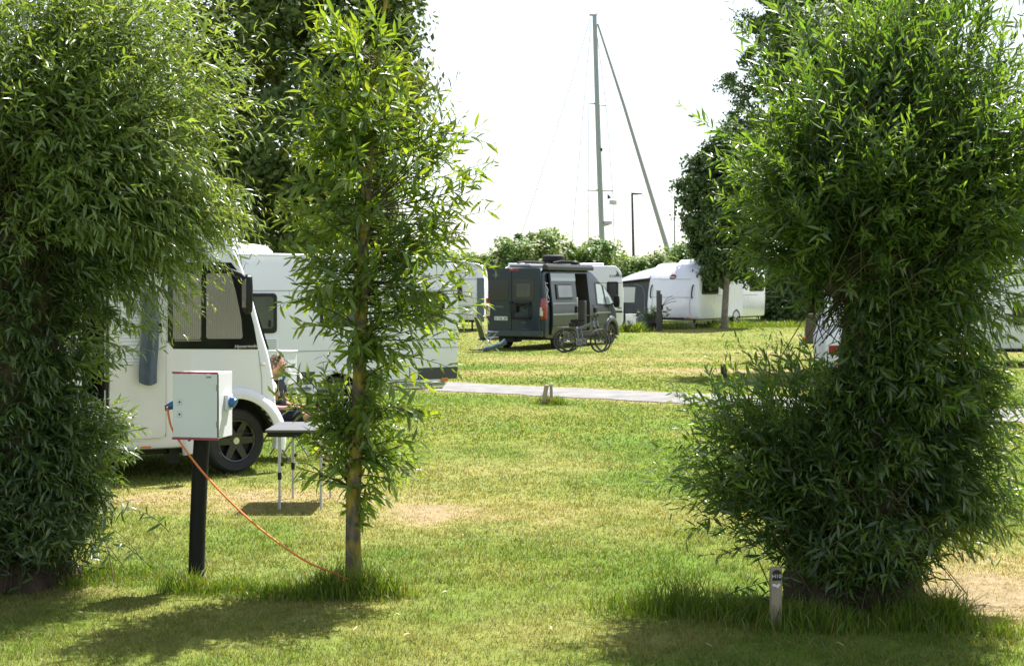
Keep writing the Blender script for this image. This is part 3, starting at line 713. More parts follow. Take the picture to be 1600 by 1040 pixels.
# ------------------------------------------------------------------ vehicle materials
WHITE = mat('white_gelcoat', (0.78, 0.785, 0.86), 0.28, coat=0.35, var=0.035, scale=1.3)
WHITE2 = mat('white_hammered_sheet', (0.745, 0.745, 0.82), 0.36, coat=0.15, var=0.04, scale=1.1, bump=.05, bscale=60)
CREAM = mat('cream_plastic', (0.70, 0.70, 0.71), 0.5, var=.05)
BLACKP = mat('black_plastic', (0.010, 0.010, 0.011), 0.5, spec=.35, var=.2, scale=9)
DARKIN = mat('dark_interior', (0.03, 0.028, 0.027), 0.8, var=.2)
RUBBER = mat('tyre_rubber', (0.022, 0.022, 0.023), 0.75, var=.25, scale=14, bump=.3, bscale=60)
GLASSB = mat('tinted_glass', (0.012, 0.013, 0.014), 0.07, spec=0.6, coat=.3)
GLASSG = mat('grey_acrylic_glass', (0.045, 0.052, 0.055), 0.10, spec=0.6, coat=.3, var=.35, scale=2.2)
GLASSL = mat('clear_cab_glass', (0.20, 0.25, 0.25), 0.06, spec=0.8, coat=.6)
CHROME = mat('bright_metal', (0.62, 0.63, 0.64), 0.25, metal=1.0, var=.1)
ALLOY = mat('silver_alloy', (0.55, 0.56, 0.57), 0.32, metal=.85)
BLACKR = mat('black_alloy', (0.022, 0.022, 0.023), 0.25, coat=.5)
GREYM = mat('grey_metal', (0.23, 0.235, 0.24), 0.4, metal=.6, var=.1)
VANP = mat('dark_blue_grey_paint', (0.013, 0.025, 0.042), 0.30, metal=.1, spec=.4, coat=.2, var=.06, scale=1.5)
VANL = mat('blue_grey_badge_and_glint', (0.16, 0.185, 0.21), 0.3, metal=.3, coat=.4)  # for badges and the painted highlights on the flank
RED = mat('red_lens', (0.26, 0.008, 0.010), 0.18, coat=.5)
ORANGE = mat('orange_lens', (0.62, 0.17, 0.02), 0.2, coat=.5)
CLEARL = mat('clear_lens', (0.62, 0.58, 0.56), 0.15, coat=.5)
LETTERW = mat('white_lettering', (0.72, 0.72, 0.72), 0.4)
LETTERD = mat('dark_lettering', (0.06, 0.07, 0.085), 0.45)
STRIPE = mat('charcoal_film', (0.045, 0.047, 0.05), 0.4, var=.1)
SEAM = mat('grey_sealant', (0.36, 0.38, 0.39), 0.6)
def curtain_mat():
    m = bpy.data.materials.new('pleated_curtain'); m.use_nodes = True; nt = m.node_tree; b = nt.nodes['Principled BSDF']
    b.inputs['Roughness'].default_value = 0.55; b.inputs['Coat Weight'].default_value = 0.8; b.inputs['Coat Roughness'].default_value = 0.05
    tc = nt.nodes.new('ShaderNodeTexCoord'); w = nt.nodes.new('ShaderNodeTexWave'); w.wave_type = 'BANDS'; w.bands_direction = 'X'
    w.inputs['Scale'].default_value = 15; w.inputs['Distortion'].default_value = 1.2; w.inputs['Detail Scale'].default_value = .6
    nt.links.new(tc.outputs['Object'], w.inputs['Vector'])
    r = nt.nodes.new('ShaderNodeValToRGB'); r.color_ramp.elements[0].color = (.34, .315, .28, 1); r.color_ramp.elements[1].color = (.42, .39, .35, 1)
    nt.links.new(w.outputs['Fac'], r.inputs['Fac']); nt.links.new(r.outputs['Color'], b.inputs['Base Color'])
    bp = nt.nodes.new('ShaderNodeBump'); bp.inputs['Strength'].default_value = .8; bp.inputs['Distance'].default_value = .02
    nt.links.new(w.outputs['Fac'], bp.inputs['Height']); nt.links.new(bp.outputs['Normal'], b.inputs['Normal'])
    return m
CURTAIN = curtain_mat()

def rrect(x0, x1, z0, z1, r=.05, n=4):
    pts = []
    for cx, cz, a0 in ((x1 - r, z1 - r, 0), (x0 + r, z1 - r, 90), (x0 + r, z0 + r, 180), (x1 - r, z0 + r, 270)):
        for i in range(n + 1):
            a = R(a0 + 90 * i / n); pts.append((cx + r * math.cos(a), cz + r * math.sin(a)))
    return pts
def side(sign, y):
    """plane frame of a vehicle side at local y: sign -1 = right side"""
    return ((0, y, 0), (1, 0, 0), (0, 0, 1)) if sign < 0 else ((0, y, 0), (1, 0, 0), (0, 0, 1))
def splate(pts, y, t, parent, name, m, bevel=0.0, mi=0):
    """plate on a right-hand side (facing -y): outline in (x, z)"""
    return MB().plate(pts, (0, y, 0), (1, 0, 0), (0, 0, 1), t).build(name, m, parent, bevel=bevel)
def lplate(pts, y, t, parent, name, m, bevel=0.0):
    """plate on a left-hand side (facing +y)"""
    return MB().plate([(-x, z) for x, z in pts], (0, y, 0), (-1, 0, 0), (0, 0, 1), t).build(name, m, parent, bevel=bevel)

def wheel(parent, c, sy, r, w, rim_m, spokes=6, rr=None, steer=0.0, spoke_w=.055, cap=True):
    """tyre (the part) with its rim (sub-part); sy = side the outer face looks to along local y"""
    rr = rr or r * .64
    o = MB(); ax = (0, sy, 0)
    h = w / 2
    o.lathe([(rr, -h * .8), (r * .9, -h), (r * .97, -h * .85), (r, -h * .5), (r, h * .5), (r * .97, h * .85), (r * .9, h), (rr * 1.03, h * .86), (rr, h * .5)], (0, 0, 0), ax, 40, closed=True)
    t = o.build('wheel', RUBBER, parent, smooth=40, loc=c, rot=(0, 0, steer))
    q = MB()
    q.lathe([(rr * .98, h * .75), (rr * .92, h * .80), (rr * .90, h * .3), (rr * .3, h * .1), (.001, h * .1)], (0, 0, 0), ax, 36, mi=1, cap=False)
    q.lathe([(rr * 1.02, h * .84), (rr * .99, h * .90), (rr * .92, h * .84), (rr * .92, h * .7)], (0, 0, 0), ax, 36, cap=False)
    for k in range(spokes):
        a = 2 * PI * k / spokes
        d = Vector((math.cos(a), 0, math.sin(a))); e = Vector((-math.sin(a), 0, math.cos(a))); n = Vector(ax)
        A, B = d * rr * .12, d * rr * .96
        vs = []
        for p_, ww, hh in ((A, spoke_w * 1.0, h * .72), (B, spoke_w * .75, h * .80)):
            for s1, s2 in ((-1, .0), (1, .0), (1, 1), (-1, 1)):
                vs.append(p_ + e * (s1 * ww / 2) + n * (hh * (.55 + .45 * s2)))
        q.ring_loft([vs[:4], vs[4:]])
    q.lathe([(.001, h * .85), (rr * .16, h * .85), (rr * .2, h * .6), (rr * .2, h * .2)], (0, 0, 0), ax, 18, mi=2 if cap else 0)
    q.build('rim', [rim_m, BLACKP, CHROME], t, smooth=40)
    return t

def profile_body(prof, w, inset=.05, bow=None, n=9, tuck=0.0):
    """closed hull: the side outline swept across the width, rounded at both sides, optionally bowed out at the nose"""
    cx = sum(p[0] for p in prof) / len(prof); cz = sum(p[1] for p in prof) / len(prof)
    ys = [-w, -w + inset * .3, -w + inset] + list(np.linspace(-w + inset, w - inset, n))[1:-1] + [w - inset, w - inset * .3, w]
    ins = [inset, inset * .3, 0] + [0] * (n - 2) + [0, inset * .3, inset]
    rings = []
    for y, i in zip(ys, ins):
        ring = []
        for k, (x, z) in enumerate(prof):
            a = Vector((prof[k - 1][0], prof[k - 1][1])); b = Vector((prof[(k + 1) % len(prof)][0], prof[(k + 1) % len(prof)][1]))
            tn = (b - a).normalized(); nn = Vector((-tn.y, tn.x))
            if nn.dot(Vector((cx - x, cz - z))) < 0: nn = -nn
            px, pz = x + nn.x * i, z + nn.y * i
            if bow: px += bow(y, x, z)
            ring.append((px, y, pz))
        rings.append(ring)
    return MB().ring_loft(rings)

def soften(pts, n=4, k=.25):
    """round the corners of an outline"""
    out = []
    m = len(pts)
    for i in range(m):
        p, a, b = Vector(pts[i]), Vector(pts[i - 1]), Vector(pts[(i + 1) % m])
        ra = min(k, (a - p).length * .45); rb = min(k, (b - p).length * .45)
        q0, q1 = p + (a - p).normalized() * ra, p + (b - p).normalized() * rb
        for j in range(n + 1):
            t = j / n; v = q0 * (1 - t) ** 2 + p * 2 * t * (1 - t) + q1 * t * t; out.append((v.x, v.y))
    return out

# ------------------------------------------------------------------ white motorhome at the left
def motorhome():
    yaw = 26; f = Face(-2.93, 15.06, yaw); W = 1.15
    O = Vector((-2.93, 15.06, 0)) - W * Vector((math.sin(R(yaw)), -math.cos(R(yaw)), 0))
    t = thing('motorhome', 'white motorhome with big black cab side window and hanging mirror, parked behind the electric post', 'motorhome', O, R(yaw))
    fr = [f.at(*p) for p in ((432, 640), (429, 600), (420, 553), (408, 515), (395, 466), (382, 425), (368, 392), (350, 364))]
    prof = [(-5.2, .30), (-.55, .30), (.30, .34), (fr[0][0] - .02, .42)] + fr + [(fr[-1][0] - .3, 2.72), (-1.6, 2.78), (-5.0, 2.78), (-5.25, 2.6)]
    prof = soften(prof, 3, .10)
    bow = lambda y, x, z: max(0.0, (x + .6) / 1.0) * .13 * (1 - (y / W) ** 2) if x > -.6 else 0.0
    body = profile_body(prof, W, .05, bow).build('body', WHITE, t, smooth=40)
    d0, d1 = f.t(128), f.t(163)
    cut(body, [MB().cyl((0, -W - .2, .36), (0, -W + .45, .36), .44, n=36), MB().cyl((-3.7, -W - .2, .36), (-3.7, -W + .45, .36), .42, n=36), MB().box(((d0 + d1) / 2, -W + .35, 1.35), (d1 - d0, 1.1, 1.75))], DARKIN)
    wheel(t, (0, -W + .14, .345), -1, .345, .225, BLACKR, 6, .225, steer=R(16), spoke_w=.085)
    wheel(t, (-3.7, -W + .16, .345), -1, .345, .225, BLACKR, 6, .225)
    # flared wheel arch
    def flare(x):
        rings = []
        for k in range(25):
            a = R(-14 + 208 * k / 24); c, s = math.cos(a), math.sin(a)
            rings.append([(x + r * c, -W + y, max(.36 + r * s, .2)) for r, y in ((.44, .10), (.44, -.035), (.48, -.05), (.535, -.03), (.56, .004), (.56, .05))])
        return MB().ring_loft(rings)
    flare(0).build('wheel_arch', WHITE, t, smooth=50)
    flare(-3.7).build('wheel_arch', WHITE, t, smooth=50)
    # black glazed cab side with two curtained panes
    q = [f.at(*p) for p in ((262, 545), (403, 545.5), (397, 510), (385, 462), (372, 424), (361, 410), (262, 410))]
    q[0:1] = [(q[0][0] + .06, q[0][1]), (q[0][0], q[0][1] + .08)][::-1]
    win = splate(q, -W + .001, .006, t, 'cab_window', GLASSB)
    for i, pp in enumerate((((270, 530), (314, 530), (314, 427), (270, 427)), ((322, 529), (379, 529), (377, 500), (368, 455), (360, 427), (322, 427)))):
        splate(soften([f.at(*p) for p in pp], 3, .03), -W - .006, .004, win, 'pane', CURTAIN)
    fr2 = MB(); a, b = f.at(272, 532), f.at(314, 532)
    fr2.tube([(a[0], -W - .011, a[1]), (b[0], -W - .011, b[1])], .008, 6); fr2.build('window_rail', GREYM, win)
    lx, lz = f.at(366, 543.5); text('lettering', 'Hymermobil', .050, LETTERW, t, (lx, -W - .0075, lz), (1, 0, .02), (0, 0, 1), .002, .25)
    # hinged black mirror
    m = MB(); a = f.at(336, 424); b = f.at(379, 426); c = f.at(383, 493)
    m.tube([(a[0], -W - .0, a[1]), (a[0] + .1, -W - .12, a[1] + .02), (b[0] - .08, -W - .22, b[1] - .02), (b[0], -W - .24, b[1] - .10)], [.02, .022, .026, .03], 8)
    mo = m.build('mirror', BLACKP, t, smooth=50)
    zt, zb = b[1] - .02, c[1] + .02
    k = MB(); cx = b[0] - .01
    k.ring_loft([[(cx + x * s, -W - .24 + y * s, zt - (zt - zb) * u) for x, y in ((-.035, -.09), (.03, -.08), (.05, 0), (.03, .08), (-.035, .09))] for u, s in ((0, .55), (.06, .95), (.3, 1.05), (.75, 1.05), (.93, .9), (1, .5))])
    k.build('mirror_housing', BLACKP, mo, smooth=50, bevel=.01)
    MB().box((cx - .040, -W - .24, (zt + zb) / 2 + .06), (.008, .14, (zt - zb) * .5)).box((cx - .040, -W - .24, zb + .12), (.008, .13, .10)).build('mirror_glass', CHROME, mo)
    # entrance door folded back, with louvre, latch and hinges
    a, b = f.at(170, 690), f.at(258, 430)
    dr = splate(rrect(a[0], b[0], .42, 2.28, .06), -W + .001, .035, t, 'door', CREAM, bevel=.006)
    l0, l1 = f.at(187, 569), f.at(217, 440)
    lv = MB()
    for i in range(24):
        z = l0[1] + (l1[1] - l0[1]) * i / 24
        lv.box(((l0[0] + l1[0]) / 2, -W - .036, z), (l1[0] - l0[0], .008, .021), Matrix.Rotation(R(-32), 3, 'X'))
    lv.build('louvre', WHITE, dr)
    hx, hz = f.at(247, 512)
    MB().box((hx, -W - .045, hz), (.055, .02, .10)).box((hx, -W - .06, hz - .01), (.018, .03, .05), mi=1).build('handle', [BLACKP, CHROME], dr, bevel=.004)
    for py in (505, 598):
        x, z = f.at(164, py); MB().box((x, -W - .02, z), (.03, .05, .12)).cyl((x, -W - .05, z - .07), (x, -W - .05, z + .07), .014).build('hinge', BLACKP, dr)
    x, _ = f.at(167, 600); MB().box((x, -W - .012, 1.35), (.02, .03, 1.75)).build('door_seal', BLACKP, dr)
    x, _ = f.at(259, 600); MB().box((x, -W - .003, 1.38), (.008, .006, 1.9)).build('panel_seam', SEAM, t)
    # lamps and seams of the nose
    for px, py in ((413, 569), (415, 622)):
        x, z = f.at(px, py); MB().box((x - .02, -W - .006, z), (.055, .02, .022)).build('side_marker', CLEARL, t, bevel=.004)
    s = MB(); pts = [f.at(*p) for p in ((404, 548), (409, 590), (410, 640))]
    s.tube([(x - .0, -W - .001, z) for x, z in pts], .004, 5); s.build('panel_seam', SEAM, t)
    x, z = f.at(421, 675); MB().box((x - .14, -W + .004, z), (.30, .012, .010)).build('panel_seam', BLACKP, t)
    x, z = f.at(228, 698); MB().box((x, -W - .004, z), (.10, .012, .014)).build('side_marker', ORANGE, t)
    x0, z0 = f.at(272, 640); x1, z1 = f.at(330, 590)
    MB().box((-1.9, -W - .001, .62), (2.0, .006, .008)).build('panel_seam', SEAM, t)
    MB().box((-2.6, -W + .02, 2.62), (3.6, .14, .14)).build('awning', WHITE, t, bevel=.03)
    # windscreen across the bowed nose, bumper and headlamps
    ws = MB(); rows = []
    for z0, x0 in ((fr[2][1] + .05, fr[2][0]), (fr[4][1], fr[4][0]), (fr[6][1] + .02, fr[6][0])):
        rows.append([(x0 + bow(y, x0, z0) + .012, y, z0) for y in np.linspace(-W + .10, W - .10, 11)])
    rows += [[(x - .03, y, z) for x, y, z in r_] for r_ in rows[::-1]]
    ws.ring_loft([[r_[i] for r_ in rows] for i in range(11)]); ws.build('windscreen', GLASSB, t, smooth=60)
    for sy in (-1, 1):
        x0 = fr[1][0]; MB().ball((x0 + bow(.8, x0, .9) - .03, sy * .8, .88), (.08, .17, .09), 10).build('headlight', CLEARL, t)
    # roof: hatch and underbody
    MB().box((-1.4, 0, 2.83), (.7, .7, .12)).build('roof_hatch', WHITE, t, bevel=.03)
    MB().box((-2.4, 0, .28), (4.6, 1.9, .10)).box((-.62, -.9, .30), (.10, .28, .34)).build('chassis', BLACKP, t)
    # towel hung over the open door
    a, b = f.at(217, 596), f.at(246, 478); wd = b[0] - a[0]
    T = MB(); rows = []
    nu, nv = 16, 22
    ztop = 1.93; zbot = a[1]
    def pt(u, v, off):
        x = a[0] + wd * u * (0.80 + .20 * min(1, v * 1.6)) + .02 * math.sin(v * 4 + 1)
        y = -.078 - .022 * math.sin(u * 8.5 + v * 2.2) * (0.5 + v * .5) - .008 * math.sin(u * 19 + v * 3) - off
        z = ztop + (zbot - ztop) * v - .03 * math.sin(u * PI) * v - .012 * u * v
        return (x, y, z)
    rings = []
    for j in range(nv + 1):
        v = j / nv
        rings.append([pt(i / nu, v, .010) for i in range(nu + 1)] + [pt(i / nu, v, 0) for i in range(nu, -1, -1)])
    T.ring_loft(rings)
    hook = f.at(232, 465)
    M = Matrix.Translation(O) @ Matrix.Rotation(R(yaw), 4, 'Z')
    tw = T.build('towel', mat('towelling', (0.125, 0.155, 0.205), 0.95, spec=.1, var=.12, scale=10, bump=.6, bscale=160), None, smooth=70)
    tw.matrix_world = M @ Matrix.Translation((0, -W, 0))
    tag(tw, 'blue-grey towel hanging on the door of the white motorhome', 'towel')

# ------------------------------------------------------------------ caravan with the charcoal stripe
def striped_caravan():
    yaw = 32; f = Face(-2.6, 21.2, yaw); W = 1.12
    O = Vector((-2.6, 21.2, 0)) - W * Vector((math.sin(R(yaw)), -math.cos(R(yaw)), 0))
    t = thing('caravan', 'long white caravan with a charcoal stripe and silver alloy wheel behind the young willow', 'caravan', O, R(yaw))
    x1 = f.t(718); ztop = f.z(530, 398)
    prof = [(-4.3, .42), (x1 - .28, .40), (x1 - .20, .48), (x1 - .02, .85), (x1, 1.5), (x1 - .05, 2.2), (x1 - .25, ztop), (-4.0, ztop + .02), (-4.35, 2.2), (-4.4, 1.0)]
    body = profile_body(soften(prof, 3, .08), W, .03).build('body', WHITE2, t, smooth=40)
    cut(body, [MB().cyl((0, -W - .2, .33), (0, -W + .4, .33), .36, n=32)], BLACKP)
    wheel(t, (0, -W + .12, .32), -1, .32, .2, ALLOY, 7, .215, spoke_w=.04)
    rings = []
    for k in range(21):
        a = R(-6 + 192 * k / 20); c, s = math.cos(a), math.sin(a)
        rings.append([(r * c, -W + y, .33 + r * s) for r, y in ((.36, .05), (.36, -.02), (.40, -.03), (.45, -.02), (.47, .003))])
    MB().ring_loft(rings).build('wheel_arch', WHITE, t, smooth=50)
    a, b = f.at(430, 603), f.at(716, 590); c = f.at(716, 572); d = f.at(430, 583)
    za, zb = .5 * (a[1] + b[1]), .5 * (c[1] + d[1])
    st = MB()
    st.plate([(-4.25, za), (-.42, za), (-.36, zb), (-4.25, zb)], (0, -W, 0), (1, 0, 0), (0, 0, 1), .003)
    st.plate([(.42, za), (x1 - .05, za), (x1 - .03, zb), (.36, zb)], (0, -W, 0), (1, 0, 0), (0, 0, 1), .003)
    st.build('stripe', STRIPE, t)
    for p0, p1 in (((340, 522), (432, 458)), ((500, 511), (566, 458)), ((642, 503), (694, 456))):
        u, v = f.at(*p0), f.at(*p1)
        w = splate(rrect(u[0], v[0], u[1], v[1], .06), -W + .001, .03, t, 'window', BLACKP, bevel=.008)
        splate(rrect(u[0] + .06, v[0] - .06, u[1] + .07, v[1] - .05, .05), -W - .03, .006, w, 'pane', GLASSG)
        for lx in (u[0] + .12, v[0] - .12): MB().box((lx, -W - .042, u[1] + .14), (.03, .02, .10)).build('latch', BLACKP, w)
    for py in (454, 549):
        z = f.z(455, py); MB().box(((-4.25 + x1) / 2, -W - .002, z), (x1 + 4.2, .006, .014)).build('panel_seam', SEAM, t)
    x, z = f.at(694, 607); MB().box((x, -W - .012, .53), (.12, .02, .06)).build('side_marker', ORANGE, t, bevel=.006)
    for cx_, cz_ in ((-1.15, .80), (-1.15, 1.12)):
        vt = splate(rrect(cx_ - .2, cx_ + .2, cz_ - .11, cz_ + .11, .02), -W + .001, .014, t, 'vent', WHITE, bevel=.004)
        lv = MB()
        for i in range(6): lv.box((cx_, -W - .016, cz_ - .08 + i * .032), (.34, .010, .012), Matrix.Rotation(R(-30), 3, 'X'))
        lv.build('louvre', SEAM, vt)
    hf = splate(rrect(.75, 1.35, .55, .95, .03), -W + .001, .012, t, 'locker_flap', WHITE2, bevel=.004)
    for lx in (.85, 1.25): MB().box((lx, -W - .016, .90), (.06, .012, .03)).build('latch', BLACKP, hf)
    MB().box(((-4.25 + x1) / 2 - .1, -W - .004, .47), (x1 + 3.9, .02, .05)).build('skirt_rail', GREYM, t)
    MB().cyl((-2.2, -W + .002, 1.05), (-2.2, -W - .012, 1.05), .07, n=18).build('filler_cap', SEAM, t)
    # awning rail along the roof edge, roof hatch, roof box and chassis
    MB().box(((-4.0 + x1) / 2 - .1, -W + .01, ztop - .015), (x1 + 3.6, .05, .035)).build('awning_rail', WHITE, t, bevel=.008)
    hx = f.t(404); MB().ring_loft([[(hx - .0 + x * k, y * k - .35, z) for x, y in ((-.42, -.3), (.42, -.3), (.42, .3), (-.42, .3))] for k, z in ((1, ztop - .02), (1, ztop + .05), (.8, ztop + .13), (.45, ztop + .16))]).build('roof_hatch', WHITE, t, bevel=.02)
    ax = f.t(386); MB().box((ax - .05, -.75, ztop + .08), (.18, .12, .16)).cyl((ax - .05, -.75, ztop + .1), (ax - .05, -.75, ztop + .24), .05).build('aerial', WHITE, t, bevel=.01)
    MB().box((-1.0, 0, .40), (6.0, 1.5, .08)).box((-3.2, -.7, .2), (.06, .06, .4)).build('chassis', BLACKP, t)

# ------------------------------------------------------------------ lofted hulls (van, car)
def loft_hull(st, waist=1.3, lean=.14, top=2.5, rr=.13, nose=None):
    """stations (x, z0, z1, w): rings with upright flanks up to the waist, leaning in above it"""
    rings = []
    for x, z0, z1, w in st:
        def hw(z): return w - (0 if z < waist else lean * (z - waist) / (top - waist)) - (.03 * max(0, (.75 - z) / .4) if z < .75 else 0)
        r = min(rr, (z1 - z0) * .3)
        zs = list(np.linspace(z0, z1 - r, 9))
        right = [(x, -hw(z), z) for z in zs]
        zc, yc = z1 - r, hw(z1 - r) - r
        for k in (1, 2, 3, 4):
            a = R(90 * k / 4); right.append((x, -(yc + r * math.cos(a)), zc + r * math.sin(a)))
        right.append((x, -yc * .5, z1 + .02)); mid = [(x, 0, z1 + .03)]
        left = [(x, -y, z) for x, y, z in right[::-1]]
        rings.append(right + mid + left)
    return MB().ring_loft(rings)

def campervan():
    L = 6.1; yaw = 63
    fx, fy = math.cos(R(yaw)), math.sin(R(yaw))
    corner = Vector((1.018, 43.5, 0))                       # rear right corner on the ground
    O = corner - 1.025 * Vector((math.sin(R(yaw)), -math.cos(R(yaw)), 0))
    f = Face(corner.x, corner.y, yaw)
    t = thing('campervan', 'dark blue-grey high-roof campervan with sliding door open and black roof rack', 'campervan', O, R(yaw))
    st = [(0, .55, 2.20, .95), (.02, .46, 2.36, .985), (.06, .40, 2.45, 1.01), (.2, .36, 2.50, 1.025), (1.2, .36, 2.52, 1.025), (2.4, .36, 2.52, 1.025), (3.5, .36, 2.50, 1.025), (3.85, .36, 2.44, 1.025), (4.2, .36, 2.26, 1.02), (4.6, .36, 2.00, 1.02),
          (5.0, .36, 1.74, 1.015), (5.25, .36, 1.52, 1.0), (5.42, .36, 1.38, .99), (5.7, .36, 1.22, .96), (5.95, .36, 1.05, .88), (6.06, .38, .90, .80), (6.1, .44, .74, .74)]
    body = loft_hull(st).build('body', VANP, t, smooth=32)
    cut(body, [MB().cyl((5.2, -1.2, .36), (5.2, -.7, .36), .43, n=32), MB().cyl((1.15, -1.2, .36), (1.15, -.7, .36), .42, n=32), MB().cyl((1.15, 1.2, .36), (1.15, .7, .36), .42, n=32), MB().cyl((5.2, 1.2, .36), (5.2, .7, .36), .43, n=32),
                MB().box((2.78, -.55, 1.42), (1.20, 1.3, 1.9))], DARKIN)
    for x in (5.2, 1.15):
        for s in (-1, 1): wheel(t, (x, s * .90, .35), s, .35, .23, BLACKR, 6, .23, spoke_w=.06)
    lean_v = (0, .14 / 1.2, 1)
    # sliding door pushed back along the flank
    a, b = f.t(860), f.t(899)
    d = MB()
    out = [(0.42, .48), (2.20, .48), (2.20, 1.3)]
    rings = []
    for z, yy in ((.46, -1.065), (.75, -1.11), (1.3, -1.11), (1.9, -1.045), (2.38, -.985)):
        rings.append([(a, yy, z), (b, yy, z), (b, yy + .06, z), (a, yy + .06, z)])
    sd = d.ring_loft(rings).build('sliding_door', VANP, t, smooth=30, bevel=.012)
    MB().plate([(a + .02, 0), (b - .02, 0), (b - .02, .24), (a + .02, .24)], (0, -1.025 - .008, 2.12), (1, 0, 0), (0, .117, 1), .004).build('upper_sheen', VANL, sd)  # lighter sheet paints the light falling on the upper door
    for z in (1.42, 1.08):
        MB().box(((a + b) / 2, -1.115 + (.012 if z > 1.3 else 0), z), (b - a - .02, .022, .05)).build('trim_and_glint_strip', VANL, sd, bevel=.006)  # paler strips paint highlight lines along the door
    MB().box(((a + b) / 2, -1.112, .73), (b - a - .02, .02, .025)).build('trim_and_glint_strip', BLACKP, sd)
    u, v = f.at(867, 468), f.at(892, 443)
    n_ = Vector((1, 0, 0)).cross(Vector((0, .12, 1))).normalized()
    wz = u[1]
    yb = -1.11 + (wz - 1.3) * .11
    w = MB().plate(rrect(u[0], v[0], 0, v[1] - u[1], .05), (0, yb - .002, wz), (1, 0, 0), (0, .115, 1), .03).build('window', BLACKP, sd, bevel=.008)
    MB().plate(rrect(u[0] + .10, v[0] - .05, .07, v[1] - u[1] - .05, .04), (0, yb - .034, wz), (1, 0, 0), (0, .115, 1), .006).build('pane', GLASSG, w)
    MB().box((b - .12, -1.13, 1.22), (.10, .05, .22)).build('handle', BLACKP, sd, bevel=.012)
    # dark rear quarter window with a white decal
    u, v = f.t(845), f.t(858)
    q = MB().plate([(.12, 0), (a + .02, 0), (a + .02, .95), (.16, .95)], (0, -1.018, 1.35), (1, 0, 0), (0, .117, 1), .006).build('quarter_window', GLASSB, t)
    dc = MB()
    for p0, p1 in (((.2, .62), (.3, .5)), ((.3, .5), (.22, .36)), ((.22, .36), (.32, .22)), ((.16, .70), (.34, .70)), ((.2, .12), (.32, .16))):
        dc.tube([(p0[0], -1.028 + .117 * p0[1] * .99, 1.35 + p0[1]), (p1[0], -1.028 + .117 * p1[1] * .99, 1.35 + p1[1])], .012, 5)
    dc.build('decal', LETTERW, q)
    # cab door, its glass, mirror, handle
    sp = lambda pts, z0, nm, m, th=.006, par=t, y=-1.018: MB().plate(pts, (0, y, z0), (1, 0, 0), (0, .117, 1), th).build(nm, m, par)
    g = [f.at(*p) for p in ((932, 476), (961, 476), (957, 466), (948, 449), (940, 440), (932, 441))]
    gw = sp([(x, z - 1.3) for x, z in g], 1.3, 'cab_window', BLACKP, .006, t, -1.022)
    for pp in (((934, 474), (946, 475), (942, 444), (934, 443)), ((948, 475), (959, 475), (954, 463), (945, 446))):
        sp([(x, z - 1.3) for x, z in (f.at(*p) for p in pp)], 1.3, 'pane', GLASSL, .004, gw, -1.029)
    dx0, dx1 = f.t(928), f.t(951)
    for x in (dx0 - .05, dx1 + .05): MB().box((x, -1.026, .95), (.012, .008, .8)).build('panel_seam', BLACKP, t)
    MB().box(((dx0 + dx1) / 2 + .1, -1.03, 1.08), (1.3, .016, .045)).build('trim_and_glint_strip', VANL, t, bevel=.005)  # painted highlight line carried on across the cab door
    MB().box(((dx0 + dx1) / 2 - .1, -1.03, .70), (1.2, .02, .03)).build('trim_and_glint_strip', BLACKP, t)
    MB().box((dx0 + .12, -1.045, 1.17), (.14, .05, .16)).build('handle', BLACKP, t, bevel=.012)
    mx, mz = f.at(957, 471)
    mm = MB().tube([(mx - .05, -1.0, mz - .08), (mx - .03, -1.14, mz - .06)], .035, 8).build('mirror', BLACKP, t)
    MB().ring_loft([[(mx - .03 + x * s, -1.20 + y * s, mz + z) for x, y in ((-.06, -.10), (.04, -.09), (.09, 0), (.04, .09), (-.06, .10))] for z, s in ((-.20, .6), (-.16, .95), (.0, 1.05), (.16, .95), (.21, .6))]).build('mirror_housing', BLACKP, mm, smooth=50, bevel=.01)
    # black cladding round the front wheel and along the sill
    rings = []
    for k in range(21):
        an = R(-8 + 196 * k / 20); c, s = math.cos(an), math.sin(an)
        rings.append([(5.2 + r * c, -1.0 + y, .36 + r * s) for r, y in ((.43, .06), (.43, -.05), (.47, -.075), (.56, -.06), (.60, -.004), (.60, .06))])
    MB().ring_loft(rings).build('wheel_arch', mat('grey_plastic', (.075, .078, .082), .5), t, smooth=50)
    MB().box((2.6, -1.02, .44), (2.6, .035, .15)).build('sill', BLACKP, t, bevel=.01)
    # windscreen, headlamps, grille
    ws = MB(); rows = [[(x, y, z) for y in np.linspace(-hw, hw, 7)] for x, z, hw in ((4.02, 2.385, .74), (4.6, 2.045, .80), (5.2, 1.60, .84))]
    rows += [[(x - .02, y, z - .04) for x, y, z in r_] for r_ in rows[::-1]]
    ws.ring_loft([[r_[i] for r_ in rows] for i in range(7)]); ws.build('windscreen', GLASSB, t)
    for s in (-1, 1): MB().ball((5.86, s * .74, 1.02), (.16, .14, .14), 9).build('headlight', CLEARL, t)
    MB().box((6.09, 0, .68), (.05, 1.0, .26)).build('grille', BLACKP, t, bevel=.02)
    # ---- rear face: local y from px
    def ry(px): return 1.025 - (px - 759) / 93 * 2.05
    def rz(py): return 2 - (py - 445) / 50.6
    def rplate(px0, px1, py0, py1, nm, m, th=.01, par=t, x=-.0, rad=.04):
        return MB().plate(rrect(-ry(px0), -ry(px1), rz(py1), rz(py0), rad), (x, 0, 0), (0, -1, 0), (0, 0, 1), th).build(nm, m, par, bevel=.004)
    dL = rplate(762.5, 799.6, 419, 520, 'rear_door', VANP, .02, rad=.06)
    dR = rplate(800.4, 845, 419, 520, 'rear_door', VANP, .02, rad=.06)
    rplate(764, 795, 437, 468, 'window', GLASSB, .01, dL, -.02, .08)
    w = rplate(803, 835, 436, 469, 'window', GLASSB, .01, dR, -.02, .08)
